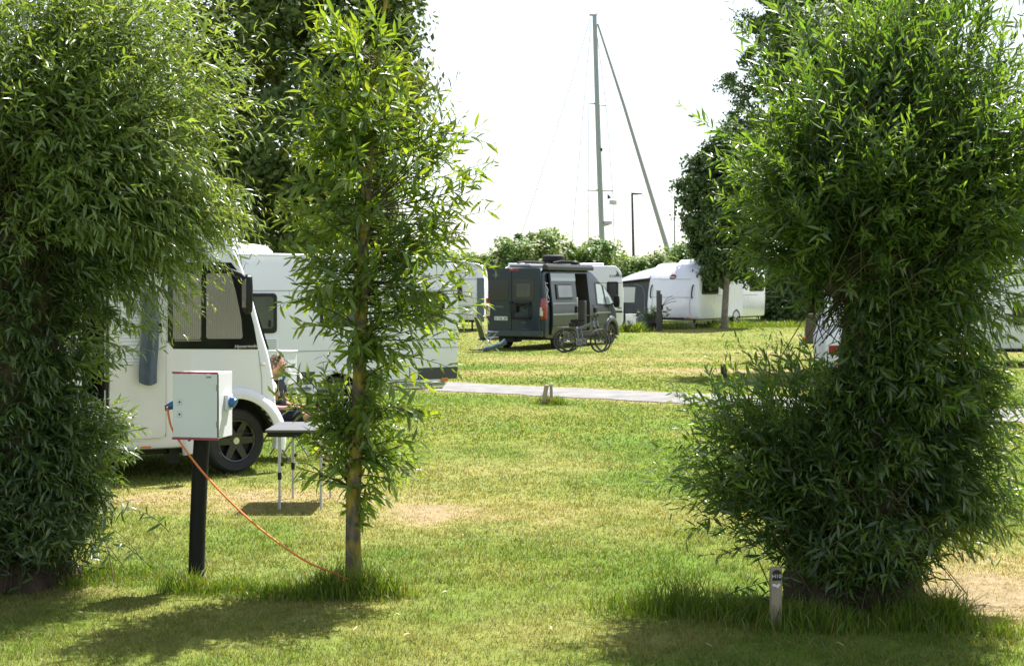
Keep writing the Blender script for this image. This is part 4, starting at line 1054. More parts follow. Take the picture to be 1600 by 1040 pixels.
    rplate(808, 829, 443, 464, 'pane', GLASSG, .006, w, -.03, .05)
    for py in (470, 495): MB().box((-.024, (ry(765) + ry(842)) / 2, rz(py)), (.012, 1.6, .03)).build('crease', VANP, t, bevel=.005)
    # bicycle carrier on the right door
    bc = MB(); x = -.09
    ya, yb2 = ry(801), ry(829)
    bc.tube([(x, ya, rz(497)), (x, yb2, rz(497))], .028, 8).tube([(x, ya, rz(474)), (x, yb2, rz(474))], .022, 8)
    for y in (ya, yb2): bc.tube([(-.02, y, rz(498)), (x, y, rz(496)), (x - .02, y, rz(485)), (x, y, rz(474)), (-.02, y, rz(471))], .02, 6)
    bc.box((x, ry(805), rz(481)), (.10, .22, .26)).tube([(x, ry(798), rz(472)), (x - .02, ry(810), rz(478)), (x, ry(822), rz(474))], .03, 6)
    bc.tube([(x, yb2, rz(474)), (x - .02, ry(822), rz(482)), (x, ry(815), rz(474))], .016, 6)
    bc.build('bicycle_carrier', BLACKP, t)
    for s, p0, p1 in ((-1, 836, 845.5), (1, 757, 763)):
        y0, y1 = ry(p0), ry(p1)
        yy = -1.0 * 1 if s < 0 else 1.0
        lamp = MB()
        sec = []
        for z in np.linspace(rz(498), rz(466), 8):
            u = (z - rz(498)) / (rz(466) - rz(498)); xo = -.03 + .0 * u; ww = .08 + .04 * math.sin(u * PI)
            o_ = .02 * math.sin(u * PI)
            sec.append([(xo - o_, s * (1.035 - ww - .04), z), (xo - .005 - o_, s * 1.0, z), (.03, s * 1.05, z), (.12 + o_, s * 1.042 - s * (.01 + (max(0, z - 1.3) * .117)), z), (.12, s * .95, z), (0.02, s * .85, z)])
        lo = lamp.ring_loft(sec).build('tail_light', RED, t, smooth=50)
        MB().ring_loft([[(-.052, s * (.865), z), (-.052, s * .975, z), (-.03, s * .975, z), (-.03, s * .865, z)] for z in (rz(493), rz(480))]).build('lens', CLEARL, lo)
    pl = rplate(773, 794, 494.5, 500.5, 'number_plate', mat('plate_white', (.75, .76, .77), .4), .012, t, -.02, .02)
    text('lettering', 'K·NJ 309', .125, LETTERD, pl, (-.036, ry(774.5), rz(499.7)), (0, -1, 0), (0, 0, 1))
    MB().box((-.026, ry(772.3), rz(497.5)), (.004, .03, .1)).build('country_band', mat('plate_blue', (.02, .06, .35), .4), pl)
    MB().box((-.01, ry(804) - .0, rz(421.5)), (.05, .34, .06)).build('brake_light', RED, t, bevel=.01)
    lg = MB(); c0 = Vector((-.024, ry(775), rz(430)))
    for k in range(8):
        an = k * PI / 4; r_ = .15 if k % 2 == 0 else .07
        e = Vector((0, math.cos(an), math.sin(an))); n2 = Vector((0, -math.sin(an), math.cos(an)))
        lg.add([c0 + e * r_, c0 + n2 * .018, c0 - n2 * .018, c0 + e * r_ - Vector((.003, 0, 0)), c0 + n2 * .018 - Vector((.003, 0, 0)), c0 - n2 * .018 - Vector((.003, 0, 0))], [(0, 1, 2), (3, 5, 4), (0, 3, 4, 1), (1, 4, 5, 2), (2, 5, 3, 0)])
    lg.build('emblem', VANL, t)
    text('lettering', 'SUMMIT', .10, VANL, t, (-.024, ry(771), rz(481)), (0, -1, 0), (0, 0, 1))
    text('lettering', 'PÖSSL', .07, VANL, t, (-.024, ry(815), rz(505)), (0, -1, 0), (0, 0, 1))
    MB().box((-.03, 0, .50), (.12, 1.9, .20)).build('bumper', mat('dark_bumper', (.045, .055, .062), .45), t, bevel=.03)
    MB().box((2.8, 0, .34), (5.0, 1.5, .10)).box((.5, .35, .30), (.5, .4, .16)).build('chassis', BLACKP, t)
    # roof: awning cassette, skylight rails, rack with a spare wheel, work lamp
    aw = MB(); aw.ring_loft([[(x, -.93 + y * s, 2.545 + z * s) for y, z in ((-.12, -.08), (-.13, .02), (-.08, .10), (.03, .10), (.08, .04), (.08, -.08))] for x, s in ((.12, .8), (.16, 1), (3.60, 1), (3.64, .8))])
    aw.build('awning', mat('anthracite_awning', (.03, .033, .036), .45), t, smooth=30, bevel=.006)
    MB().box((1.05, .1, 2.60), (1.1, .75, .10)).build('roof_hatch', mat('smoky_hatch', (.30, .31, .32), .3), t, bevel=.03)
    rk = MB()
    for y in (-.55, .55): rk.tube([(1.75, y, 2.58), (1.85, y, 2.72), (3.55, y, 2.72), (3.65, y, 2.58)], .022, 6)
    for x in (1.85, 2.25, 2.65, 3.1, 3.55): rk.box((x, 0, 2.70), (.06, 1.12, .03))
    rk.box((2.7, 0, 2.62), (1.9, 1.15, .03))
    for y in (-.62, .62): rk.tube([(1.4, y, 2.70), (2.0, y, 2.76), (2.7, y, 2.76), (3.3, y, 2.72)], .03, 6)
    rk.build('roof_rack', BLACKP, t)
    sw = MB(); sw.lathe([(.16, -.10), (.30, -.12), (.355, -.08), (.365, 0), (.355, .08), (.30, .12), (.18, .10), (.16, .03), (.001, .03)], (2.75, 0, 2.86), (0, 0, 1), 32); sw.build('spare_wheel', RUBBER, t, smooth=40)
    MB().ball((3.75, -.3, 2.68), (.13, .13, .13), 10).cyl((3.75, -.3, 2.48), (3.75, -.3, 2.6), .03).build('work_lamp', BLACKP, t)
    # inside the opening: light cupboard end, seat back
    MB().box((2.36, -.80, 1.02), (.32, .36, 1.15)).build('cupboard', mat('beige_laminate', (.42, .37, .31), .5), t, bevel=.01)
    MB().box((3.25, -.72, 1.0), (.16, .46, 1.0)).build('seat', mat('seat_fabric', (.10, .10, .105), .9), t, bevel=.05)
    return t

def rounded_caravan():
    a = 33; c, s = math.cos(R(a)), math.sin(R(a))
    D = 57.0; xc = X(1087, D); W = 1.15; gzv = .25
    corner = Vector((xc, D, gzv))
    # local x = forward (towards the camera), local y = visible flank
    yaw = math.degrees(math.atan2(-c, -s))
    O = corner - W * Vector((c, -s, 0))
    t = thing('caravan', 'white caravan with a rounded blank front and a red oval badge, beside the awning tent', 'caravan', O, R(yaw))
    prof = [(-7.0, .40), (-.10, .36), (-.02, .52), (.02, .9), (-.06, 1.5), (-.22, 2.0), (-.50, 2.38), (-.95, 2.60), (-1.7, 2.66), (-4.2, 2.60), (-6.8, 2.42), (-7.05, 2.2), (-7.1, 1.2)]
    bow = lambda y, x, z: -.22 * (abs(y) / W) ** 3 if x > -1.5 else 0
    profile_body(soften(prof, 3, .12), W, .06, bow).build('body', WHITE, t, smooth=45)
    # flank is +y
    ff = Face(corner.x, corner.y, 0)
    def fl(px):   # distance back from the front corner along the flank
        k = (px - 800) / F; return (k * corner.y - corner.x) / (s - k * c)
    def zz(px, py): return Z(py, corner.y + c * fl(px)) - gzv
    for p0, p1 in (((1096, 460), (1122, 437)), ((1171, 455), (1193, 432))):
        x0, x1, z0, z1 = -fl(p0[0]), -fl(p1[0]), zz(*p0), zz(*p1)
        pts = rrect(x1, x0, z0, z1, .10)
        if p0[0] < 1150: pts = [(x, z) if x < x0 - .12 else (x - max(0, (z - z0)) * .18, z) for x, z in pts]
        w = lplate(pts, W - .001, .03, t, 'window', BLACKP, .01)
        lplate(rrect(x1 + .08, x0 - .2, z0 + .08, z1 - .08, .06), W + .029, .006, w, 'pane', GLASSB)
    x0, x1 = -fl(1128), -fl(1168)
    MB().box(((x0 + x1) / 2 - .3, W - .008, zz(1140, 461)), (4.2, .024, .03)).build('trim_and_glint_strip', SEAM, t)
    d = lplate(rrect(-fl(1160), -fl(1133), .45, 2.1, .08), W - .001, .012, t, 'door', WHITE, .004)
    x = -fl(1150); wheel(t, (x, W - .10, .30), 1, .30, .19, ALLOY, 5, .19)
    rings = []
    for k in range(17):
        an = R(180 * k / 16); c_, s_ = math.cos(an), math.sin(an)
        rings.append([(x + r * c_, W + y, .32 + r * s_) for r, y in ((.33, .0), (.33, .02), (.40, .02), (.42, -.01))])
    MB().ring_loft(rings).build('wheel_arch', BLACKP, t, smooth=50)
    # front: grab handles, badge, gas locker lid seam
    fxr = lambda z: np.interp(z, [.4, .52, .9, 1.5, 2.0, 2.38, 2.6], [-.06, -.02, .02, -.06, -.22, -.50, -.95])
    for y in (-.93, .93):
        h = MB(); bz = -.22 * (abs(y) / W) ** 3
        h.tube([(fxr(1.25) + bz, y, 1.22), (fxr(1.3) + bz + .08, y, 1.28), (fxr(1.5) + bz + .085, y, 1.48), (fxr(1.7) + bz + .07, y, 1.68), (fxr(1.75) + bz, y, 1.75)], .028, 8)
        h.build('grab_handle', BLACKP, t)
    bd = MB(); zb = 2.06; bx = fxr(zb)
    bd.lathe([(.001, .03), (.10, .03), (.14, .0)], (bx - .01, 0, zb), (1, 0, .45), 24)
    b0 = bd.build('badge', mat('brick_red_enamel', (.20, .035, .03), .35), t)
    b0.scale = (1, 1.15, 1)
    MB().box((bx + .035, 0, zb + .005), (.012, .2, .03)).build('badge_bar', LETTERW, b0)
    sm = MB()
    sm.box((fxr(1.25) + .0, 0, 1.25), (.012, 1.7, .018)); sm.box((fxr(1.98) - .0, 0, 1.98), (.02, 1.7, .02))
    for y in (-.85, .85): sm.tube([(fxr(z) - .22 * (.85 / W) ** 3 + .004, y, z) for z in (.55, .7, .9, 1.1, 1.25)], .010, 5)
    sm.build('locker_seam', SEAM, t)
    MB().box((fxr(.62) + .0, -.25, .66), (.02, .18, .06)).build('vent', BLACKP, t)
    for y in (-.8, .8): MB().box((-.05, y, .42), (.12, .10, .06)).build('marker_lamp', ORANGE, t)
    # roof hatch, drawbar, steadies, underbody
    MB().ring_loft([[(-2.1 + x * k, y * k, z) for x, y in ((-.5, -.4), (.5, -.4), (.5, .4), (-.5, .4))] for k, z in ((1, 2.62), (1, 2.70), (.8, 2.80))]).build('roof_hatch', WHITE, t, bevel=.02)
    dr = MB(); dr.tube([(-.4, -.7, .38), (.75, -.05, .40), (1.0, 0, .42)], .045, 8).tube([(-.4, .7, .38), (.75, .05, .40)], .045, 8).cyl((.7, 0, .0), (.7, 0, .6), .03).cyl((.7, -.05, .09), (.7, .05, .09), .09)
    dr.build('drawbar', BLACKP, t)
    MB().box((-3.6, 0, .38), (6.6, 1.9, .10)).box((-.5, .85, .18), (.07, .07, .4)).box((-.5, -.85, .18), (.07, .07, .4)).build('chassis', BLACKP, t)
    # ---- awning tent along the hidden flank (-y)
    tw = thing('awning_tent', 'grey awning tent with a pale roof joined to the white rounded caravan', 'tent', O, R(yaw))
    fab = mat('dark_grey_canvas', (.085, .09, .105), .85, spec=.15, var=.12, scale=3)
    roof = mat('pale_grey_canvas', (.27, .27, .31), .8, spec=.15, var=.06, scale=2)
    y0, y1 = -W - .01, -3.7; x0, x1 = -.55, -5.5
    MB().plate([(y0, .03), (y1, .03), (y1, 1.75), (y0, 1.88)], (x0, 0, 0), (0, 1, 0), (0, 0, 1), .03).build('front_wall', fab, tw)
    MB().ring_loft([[(x0, y1, .03), (x1, y1, .03), (x1, y1 + .03, .03), (x0, y1 + .03, .03)], [(x0, y1, 1.72), (x1, y1, 1.72), (x1, y1 + .03, 1.72), (x0, y1 + .03, 1.72)]]).build('side_wall', fab, tw)
    # sagging roof sheet
    rows = []
    for i in range(9):
        u = i / 8
        row = []
        for j in range(7):
            v = j / 6; y = y0 + (y1 - y0) * u
            z = 2.52 + (1.74 - 2.52) * u + .10 * math.sin(PI * u) - .05 * math.sin(PI * v * 3) ** 2 * u
            if j == 0: z = min(z, 2.52 - .64 + .0 + (-.13) * u + .02) + .14 * (1 - u)
            row.append((x0 + .04 + (x1 - x0) * (v if j else -.02), y, z))
        rows.append(row)
    lo = [[(x, y, z - .02) for x, y, z in r_] for r_ in rows]
    MB().ring_loft([r_ + l_[::-1] for r_, l_ in zip(rows, lo)]).build('roof', roof, tw, smooth=60)
    n_ = MB().plate([(-1.9 - .55, 1.02), (-1.9 + .0, 1.02), (-1.9 + .05, 1.66), (-1.9 - .55, 1.66)], (x0 + .03, 0, 0), (0, 1, 0), (0, 0, 1), .012); n_.build('window', mat('clear_vinyl', (.52, .54, .56), .3), tw)
    pp = MB(); pp.tube([(x0 + .045, -W - .28, .1), (x0 + .045, -W - .26, 1.4), (x0 + .045, -W - .38, 1.7), (x0 + .045, -W - .7, 1.78), (x0 + .045, -1.9, 1.76)], .014, 6); pp.build('piping', roof, tw)
    MB().box((x0 + .02, -2.55, .62), (.02, .4, 1.2)).build('dark_panel', mat('black_canvas', (.03, .032, .036), .85), tw)

def plain_caravan(label, px_edge, D, yaw, L, H, winspec, logo=False, z0=None, corner='right', name='caravan'):
    """boxy white caravan seen on its flank; px_edge is the pixel column of the named end"""
    g0 = gz(0, D) if z0 is None else z0
    f = Face(X(px_edge, D), D, yaw); W = 1.12
    x0, x1 = (-L, 0) if corner == 'right' else (0, L)
    O = Vector((f.x, f.y, g0)) - W * Vector((f.s, -f.c, 0))
    t = thing(name, label, 'caravan', O, R(yaw))
    prof = [(x0, .42), (x1 - .1, .42), (x1, .55), (x1 + .01, 1.6), (x1 - .06, H - .25), (x1 - .25, H), (x0 + .3, H + .02), (x0, H - .3), (x0 - .02, 1.4)]
    profile_body(soften(prof, 3, .10), W, .04).build('body', WHITE2, t, smooth=40)
    for p0, p1 in winspec:
        u, v = f.at(*p0), f.at(*p1)
        w = splate(rrect(u[0], v[0], u[1] - g0, v[1] - g0, .06), -W + .001, .03, t, 'window', BLACKP, .008)
        splate(rrect(u[0] + .07, v[0] - .07, u[1] - g0 + .07, v[1] - g0 - .07, .05), -W - .03, .006, w, 'pane', GLASSB)
    MB().box(((x0 + x1) / 2, -W - .002, H - .62), (L - .1, .012, .03)).build('panel_seam', SEAM, t)
    MB().box(((x0 + x1) / 2, -W - .002, .98), (L - .1, .012, .03)).build('panel_seam', SEAM, t)
    MB().box(((x0 + x1) / 2 - .2, -W + .35, H + .05), (L - 1.0, .5, .10)).build('roof_rail', WHITE, t, bevel=.03)
    xm = (x0 + x1) / 2 - .1
    wheel(t, (xm, -W + .12, .30), -1, .30, .19, ALLOY, 5, .19)
    rings = []
    for k in range(17):
        an = R(180 * k / 16); c_, s_ = math.cos(an), math.sin(an)
        rings.append([(xm + r * c_, -W + y, .32 + r * s_) for r, y in ((.33, .0), (.33, -.02), (.40, -.02), (.42, .01))])
    MB().ring_loft(rings).build('wheel_arch', BLACKP, t, smooth=50)
    MB().box(((x0 + x1) / 2, 0, .38), (L - .4, 1.8, .10)).box((x1 - .5, -.8, .18), (.07, .07, .4)).box((x0 + .5, -.8, .18), (.07, .07, .4)).build('chassis', BLACKP, t)
    return t, f, W, g0

def other_caravans():
    t, f, W, g0 = plain_caravan('white caravan half hidden behind the dark grey campervan, with a dark window and bird logo', 974, 52.0, 2, 4.5, 2.62, [((948, 471), (966, 440))])
    a = f.at(952, 433.5); tl = text('lettering', 'KNAUS', .15, LETTERD, t, (a[0], -W - .004, a[1] - g0), (1, 0, 0), (0, 0, 1))
    b = f.at(964, 431)
    lg = MB(); lg.plate([(-.08, .0), (.11, -.01), (.06, .10), (-.04, .22), (.0, .10)], (b[0], -W, b[1] - g0), (1, 0, 0), (0, 0, 1), .004); lg.build('emblem', LETTERD, t)
    x, z = f.at(968, 481); MB().box((x, -W - .006, z - g0), (.14, .01, .06)).build('marker', GREYM, t)
    x, z = f.at(968, 487); MB().box((x - .1, -W - .006, z - g0), (.4, .012, .06)).build('vent', BLACKP, t)
    t, f, W, g0 = plain_caravan('white caravan end showing between the young willow and the dark grey campervan', 757, 55.0, -3, 5.5, 2.62, [((700, 470), (722, 446))])
    x = f.t(751); MB().box((x, -W - .01, 1.2), (.28, .02, 1.7)).build('door', mat('slate_blue_door', (.10, .13, .16), .5), t, bevel=.005)
    plain_caravan('white caravan glimpsed through the right side of the pollard willow', 1452, 35.0, 4, 6.2, 2.62, [((1582, 508), (1620, 478)), ((1496, 503), (1530, 474))], corner='left', z0=0)

def right_motorhome():
    """low-profile motorhome seen from behind, mostly covered by the pollard willow"""
    D = 28.6; yaw = 90 - 12; W = 1.12
    fx = Vector((math.cos(R(yaw)), math.sin(R(yaw)), 0)); left = Vector((-fx.y, fx.x, 0))
    rl = Vector((X(1290, D), D, 0))
    O = rl - left * W
    t = thing('motorhome', 'white motorhome seen from behind with a red tail light, beside the pollard willow trunk', 'motorhome', O, R(yaw))
    prof = [(0, .30), (5.6, .34), (6.2, .5), (6.35, .9), (5.6, 1.35), (4.9, 2.2), (4.3, 2.62), (.25, 2.72), (.06, 2.5), (-.02, 1.55), (-.02, 1.15), (-.10, .98), (-.10, .45)]
    profile_body(soften(prof, 3, .07), W, .06).build('body', WHITE, t, smooth=40)
    def rp(y0, y1, z0, z1, nm, m, th=.01, par=t, x=-.02, rad=.03): return MB().plate(rrect(-y0, -y1, z0, z1, rad), (x, 0, 0), (0, -1, 0), (0, 0, 1), th).build(nm, m, par, bevel=.003)
    for s in (1, -1):
        y0, y1 = (1.06, .62) if s > 0 else (-.62, -1.06)
        l = rp(y0, y1, .60, .79, 'tail_light', RED, .03, t, -.10, .03)
        ya = (y0 + y1) / 2 - s * .06
        rp(ya + .13, ya - .15, .635, .755, 'lens', CLEARL, .008, l, -.13, .02)
        rp(ya + .02 - s * .05, ya - .02 - s * .05, .66, .73, 'lamp_bulb', BLACKP, .004, l, -.138, .01)
        rp(s * .85 + .07, s * .85 - .07, .36, .44, 'reflector', ORANGE, .02, t, -.10, .01)
    MB().tube([(-.03, .87, 1.55), (-.03, .86, 1.2), (-.025, .82, 1.15)], .008, 5).build('panel_seam', BLACKP, t)
    MB().tube([(-.025, .95, 1.17), (-.03, .6, 1.12), (-.03, 0, 1.10), (-.03, -.6, 1.12), (-.025, -.95, 1.17)], .010, 5).build('panel_seam', BLACKP, t)
    rp(.62, -.62, 1.5, 2.15, 'rear_window', GLASSB, .02, t, -.015, .08)
    p = rp(.26, -.26, .84, .95, 'number_plate', mat('plate_white', (.75, .76, .77), .4), .01, t, -.10, .01)
    MB().box((-.07, 0, .34), (.10, 1.9, .10)).build('bumper', mat('grey_plastic', (.075, .078, .082), .5), t, bevel=.02)
    for x in (1.6, 5.3):
        for s in (-1, 1): wheel(t, (x, s * 1.0, .34), s, .34, .22, ALLOY, 6, .21)
    MB().box((3, 0, .42), (5.4, 1.9, .1)).build('chassis', BLACKP, t)

def white_car():
    """small white car nosed in behind the motorhome; only its left rear quarter shows"""
    D = 31.2; yaw = 78
    fx = Vector((math.cos(R(yaw)), math.sin(R(yaw)), 0)); left = Vector((-fx.y, fx.x, 0)); W = .87
    rl = Vector((X(1271, D), D, 0)); O = rl - left * W - fx * .25
    t = thing('parked_car', 'small white car with rounded rear wing, half hidden by the white motorhome at right', 'car', O, R(yaw))
    st = [(0, .50, .78, .60), (.04, .42, .95, .72), (.15, .34, 1.05, .81), (.35, .28, 1.28, .86), (.6, .26, 1.43, .87), (1.2, .25, 1.49, .875), (2.0, .25, 1.48, .875), (2.5, .25, 1.36, .875), (2.95, .25, 1.06, .87), (3.5, .27, .95, .85), (3.8, .32, .82, .76), (3.92, .42, .66, .6)]
    b = loft_hull(st, .9, .22, 1.5, .14).build('body', WHITE, t, smooth=40)
    cut(b, [MB().cyl((.78, 1.1, .31), (.78, .6, .31), .35, n=28), MB().cyl((3.2, 1.1, .31), (3.2, .6, .31), .35, n=28)], BLACKP)
    for x in (.78, 3.2):
        for s in (-1, 1): wheel(t, (x, s * .77, .31), s, .31, .19, ALLOY, 5, .2)
    for s in (-1, 1):
        q = [(.55, .95), (1.2, .93), (2.5, .93), (2.85, .97), (2.35, 1.33), (1.9, 1.41), (1.0, 1.40), (.72, 1.25)]
        m = MB()
        U, V = ((1, 0, 0), (0, .22 / .6, 1)) if s < 0 else ((-1, 0, 0), (0, -.22 / .6, 1))
        m.plate([((x if s < 0 else -x), (z - .93) * 1.06) for x, z in q], (0, s * .868, .93), U, V, .006); m.build('side_window', GLASSB, t)
    MB().ring_loft([[(.10 + .40 * u, y * .68, 1.06 + .32 * u) for y in (-1, 1)] + [(.16 + .40 * u, y * .68, 1.06 + .32 * u) for y in (1, -1)] for u in (0, 1)]).build('rear_window', GLASSB, t)
    MB().ball((.07, -.60, .86), (.06, .10, .12), 8).build('tail_light', RED, t)
    MB().lathe([(.001, .012), (.055, .012), (.075, .004)], (.42, .868, .82), (0, 1, 0), 18).build('fuel_cap', SEAM, t)
# ------------------------------------------------------------------ electric post with its cable
WOOD = mat('weathered_wood', (0.33, 0.27, 0.20), .9, spec=.15, var=.3, scale=5, bump=.6, bscale=30, stretch=(1, 1, .15))
POSTB = mat('black_post', (.009, .0085, .008), .6, spec=.25, var=.3, scale=6, bump=.25, bscale=40, stretch=(1, 1, .2))
BOXW = mat('pale_grey_enamel', (.68, .68, .73), .35, coat=.1, var=.04, scale=3)
MAROON = mat('maroon_trim', (.33, .04, .075), .45)
BLUEP = mat('blue_plug', (.02, .12, .36), .4)
CABLE = mat('orange_cable', (.72, .20, .045), .5, var=.1, scale=20)

def electric_post():
    D = 9.45; rz = R(-12); bx = X(306, D)
    t = thing('electric_post', 'black post carrying a white electric hook-up box with maroon trim', 'electric post', (bx, D, 0), rz)
    lean = .045
    MB().tube([(0, 0, -.05), (lean * .3, 0, .4), (lean * .7, 0, .8), (lean, 0, 1.02)], .053, 18).build('post', POSTB, t, smooth=50)
    w, d, z0, z1 = .318, .225, .995, 1.425
    cx = lean + .012; cy = -.01
    b = thing_part = MB().box((cx, cy, (z0 + z1) / 2), (w, d, z1 - z0)).build('box', BOXW, t, bevel=.006)
    yf = cy - d / 2
    dr = MB().box((cx - .002, yf - .006, (z0 + z1) / 2), (w - .006, .012, z1 - z0 - .012)).build('door', BOXW, b, bevel=.004)
    MB().box((cx - .004, yf - .004, z1 - .000), (w + .002, .020, .011)).box((cx - .004, yf - .004, z0 - .002), (w + .002, .022, .014)).build('trim', MAROON, b, bevel=.002)
    MB().box((cx + w / 2 - .003, yf - .004, (z0 + z1) / 2), (.004, .012, z1 - z0 - .02)).build('door_gap', BLACKP, b)
    for pz in (1.235, 1.155):
        q = MB().box((cx - w / 2 + .052, yf - .014, pz), (.030, .008, .042)).build('lock', mat('pale_plastic', (.62, .64, .66), .4), dr, bevel=.002)
        MB().cyl((cx - w / 2 + .052, yf - .021, pz - .002), (cx - w / 2 + .052, yf - .017, pz - .002), .006).build('keyhole', BLACKP, q)
    for pz in (1.09, 1.33): MB().cyl((cx + w / 2 - .006, yf - .012, pz - .02), (cx + w / 2 - .006, yf - .012, pz + .02), .005, n=10).build('hinge', GREYM, dr)
    for px_ in (-.09, .02): MB().cyl((cx + px_, cy - .02, z0 - .03), (cx + px_, cy - .02, z0), .008, n=10).build('cable_gland', BLACKP, b)
    text('lettering', 'Seifel', .018, LETTERD, dr, (cx + w / 2 - .085, yf - .0135, z1 - .032), (1, 0, 0), (0, 0, 1), .001, .2)
    # sockets: hinged blue cover on the right, plug on the left
    xs = cx + w / 2
    s = MB().box((xs + .012, cy + .02, 1.225), (.026, .085, .105)).build('socket', BOXW, b, bevel=.006)
    k = MB().cyl((xs + .02, cy + .02, 1.235), (xs + .06, cy + .02, 1.215), .036, .034, 18).box((xs + .045, cy + .02, 1.248), (.03, .06, .02)); k.build('socket_cover', BLUEP, s, bevel=.004)
    xl = cx - w / 2
    s2 = MB().box((xl - .010, cy, 1.235), (.024, .085, .105)).build('socket', BOXW, b, bevel=.006)
    MB().box((xl - .03, cy, 1.275), (.022, .07, .05)).build('socket_cover', BLUEP, s2, bevel=.006)
    M = Matrix.Translation((bx, D, 0)) @ Matrix.Rotation(rz, 4, 'Z')
    # plug + cable: a thing of its own, runs down to the foot of the young tree
    a = M @ Vector((xl - .02, cy - .01, 1.215)); c = M @ Vector((xl - .085, cy - .03, 1.185))
    ct = thing('power_cable', 'orange power cable hanging from the hook-up box to the young tree', 'cable', (c.x, c.y, 0))
    o = Vector((c.x, c.y, 0))
    pts = [c, P(262, 640, 9.40), P(270, 672, 9.36), P(300, 716, 9.31), P(330, 752, 9.30), P(365, 788, 9.28), P(400, 820, 9.26), P(440, 851, 9.24), P(480, 877, 9.22), P(515, 892, 9.2), P(545, 905, 9.18)]
    # smooth through the points
    sm = []
    for i in range(len(pts) - 1):
        p0, p1, p2, p3 = pts[max(i - 1, 0)], pts[i], pts[i + 1], pts[min(i + 2, len(pts) - 1)]
        for j in range(6):
            u = j / 6
            sm.append(.5 * ((2 * p1) + (p2 - p0) * u + (2 * p0 - 5 * p1 + 4 * p2 - p3) * u * u + (3 * p1 - p0 - 3 * p2 + p3) * u ** 3))
    sm.append(pts[-1])
    MB().tube([p - o for p in sm], .0072, 8).build('cable', CABLE, ct, smooth=60)
    MB().tube([a - o, a.lerp(c, .6) - o, c - o, c - o + Vector((0, 0, -.02))], [.026, .026, .022, .012], 12).build('plug', BLUEP, ct)

def pitch_post():
    D = 8.36; x = X(1212, D)
    t = thing('pitch_post', 'short grey wooden post marked H10 at the foot of the pollard willow', 'marker post', (x, D, .032), R(6))
    MB().box((0, 0, .13), (.066, .045, .36)).build('post', WOOD, t, bevel=.005)
    p = MB().box((.0, -.0255, .262), (.054, .006, .048)).build('plate', mat('black_enamel', (.012, .012, .013), .4), t, bevel=.003)
    MB().plate([(-.028, .0), (-.018, .010), (-.004, .017), (.012, .013), (.030, .0)], (.0, -.025, .284), (1, 0, 0), (0, 0, 1), .004).build('plate_top', mat('black_enamel', (.012, .012, .013), .4), p)
    text('lettering', 'H10', .032, LETTERW, p, (-.031, -.0295, .253), (1, 0, 0), (0, 0, 1), .001)
    MB().plate([(-.03, 0), (-.012, .004), (.0, -.004), (.014, .006), (.022, -.002), (.010, -.018), (.002, -.022), (-.006, -.012), (-.02, -.014)], (0, -.0235, .215), (1, 0, 0), (0, 0, 1), .002).build('sticker', LETTERW, t)

def stakes():
    for i, (px, lean, lab) in enumerate(((851, -.075, 'grey wooden stake leaning left in a grass tuft beside the path'), (862, .012, 'upright thin wooden stake in a grass tuft beside the path'))):
        D = 23.9; x = X(px - (3 if i == 0 else 0), D)
        w = .075 if i == 0 else .05
        t = MB().ring_loft([[(sx * w / 2 - lean * .9 * u + lean * -.0, sy * w / 2, u * .36 - .04) for sx, sy in ((-1, -1), (1, -1), (1, 1), (-1, 1))] for u in (0, .5, 1)]).build('wooden_stake', WOOD, None, bevel=.006)
        t.location = (x, D, 0); tag(t, lab, 'stake', 'wooden stakes by the path')
        if i == 1:
            c = MB().box((.0, 0, .33), (.056, .056, .03)).build('cap', mat('pale_cap', (.55, .53, .48), .7), t)
    D = 30.2
    t = MB().box((0, 0, .12), (.13, .10, .40)).build('wooden_stake', mat('dark_wood', (.06, .05, .045), .9, var=.3), None, bevel=.01)
    t.location = (X(1131, D), D, 0); tag(t, 'short dark stake in the worn grass beyond the path', 'stake', 'wooden stakes by the path')

# ------------------------------------------------------------------ camping table, sitter, service boxes
def camping_table():
    D0, D1 = 12.66, 13.42; xl, xr = X(414, D0), X(533, D0); h = .70
    cx, cy = (xl + xr) / 2, (D0 + D1) / 2
    t = thing('camping_table', 'folding grey-topped camping table with white adjustable legs beside the motorhome', 'table', (cx, cy, 0))
    w, d = xr - xl, D1 - D0
    MB().box((0, 0, h), (w, d, .022)).build('tabletop', mat('grey_tabletop', (.12, .125, .13), .8, spec=.2, var=.08, scale=6), t, bevel=.006)
    fr = MB(); fr.box((0, -d / 2 + .03, h - .035), (w - .06, .03, .04)).box((0, d / 2 - .03, h - .035), (w - .06, .03, .04)).box((-w / 2 + .03, 0, h - .035), (.03, d - .06, .04)).box((w / 2 - .03, 0, h - .035), (.03, d - .06, .04))
    fr.build('frame', BLACKP, t)
    leg_m = mat('white_tube', (.48, .49, .50), .45)
    first = None
    for sx, sy in ((X(436, D0) - cx, -1), (X(501, D0) - cx, -1), (X(438, D0) - cx, 1), (X(517, D1) - cx, 1)):
        x, y = sx, sy * (d / 2 - .03)
        if first is None:
            l = MB().cyl((0, 0, 0), (0, 0, .34), .0115, n=12).cyl((0, 0, .30), (0, 0, h - .03), .0145, n=12).build('leg', leg_m, t)
            MB().cyl((0, 0, .265), (0, 0, .33), .018, n=12).build('collar', BLACKP, l, bevel=.003); MB().box((.022, 0, .40), (.03, .015, .03)).build('knob', BLACKP, l, bevel=.003)
            first = l
        else:
            l = copy_tree(first, t)
        l.location = (x, y, 0)
    br = MB(); br.tube([(X(436, D0) - cx, -d / 2 + .03, .45), (X(460, D0) - cx, -d / 2 + .06, h - .05)], .008, 6).tube([(X(501, D0) - cx, -d / 2 + .03, .48), (X(482, D0) - cx, -d / 2 + .06, h - .05)], .008, 6); br.build('brace', GREYM, t)

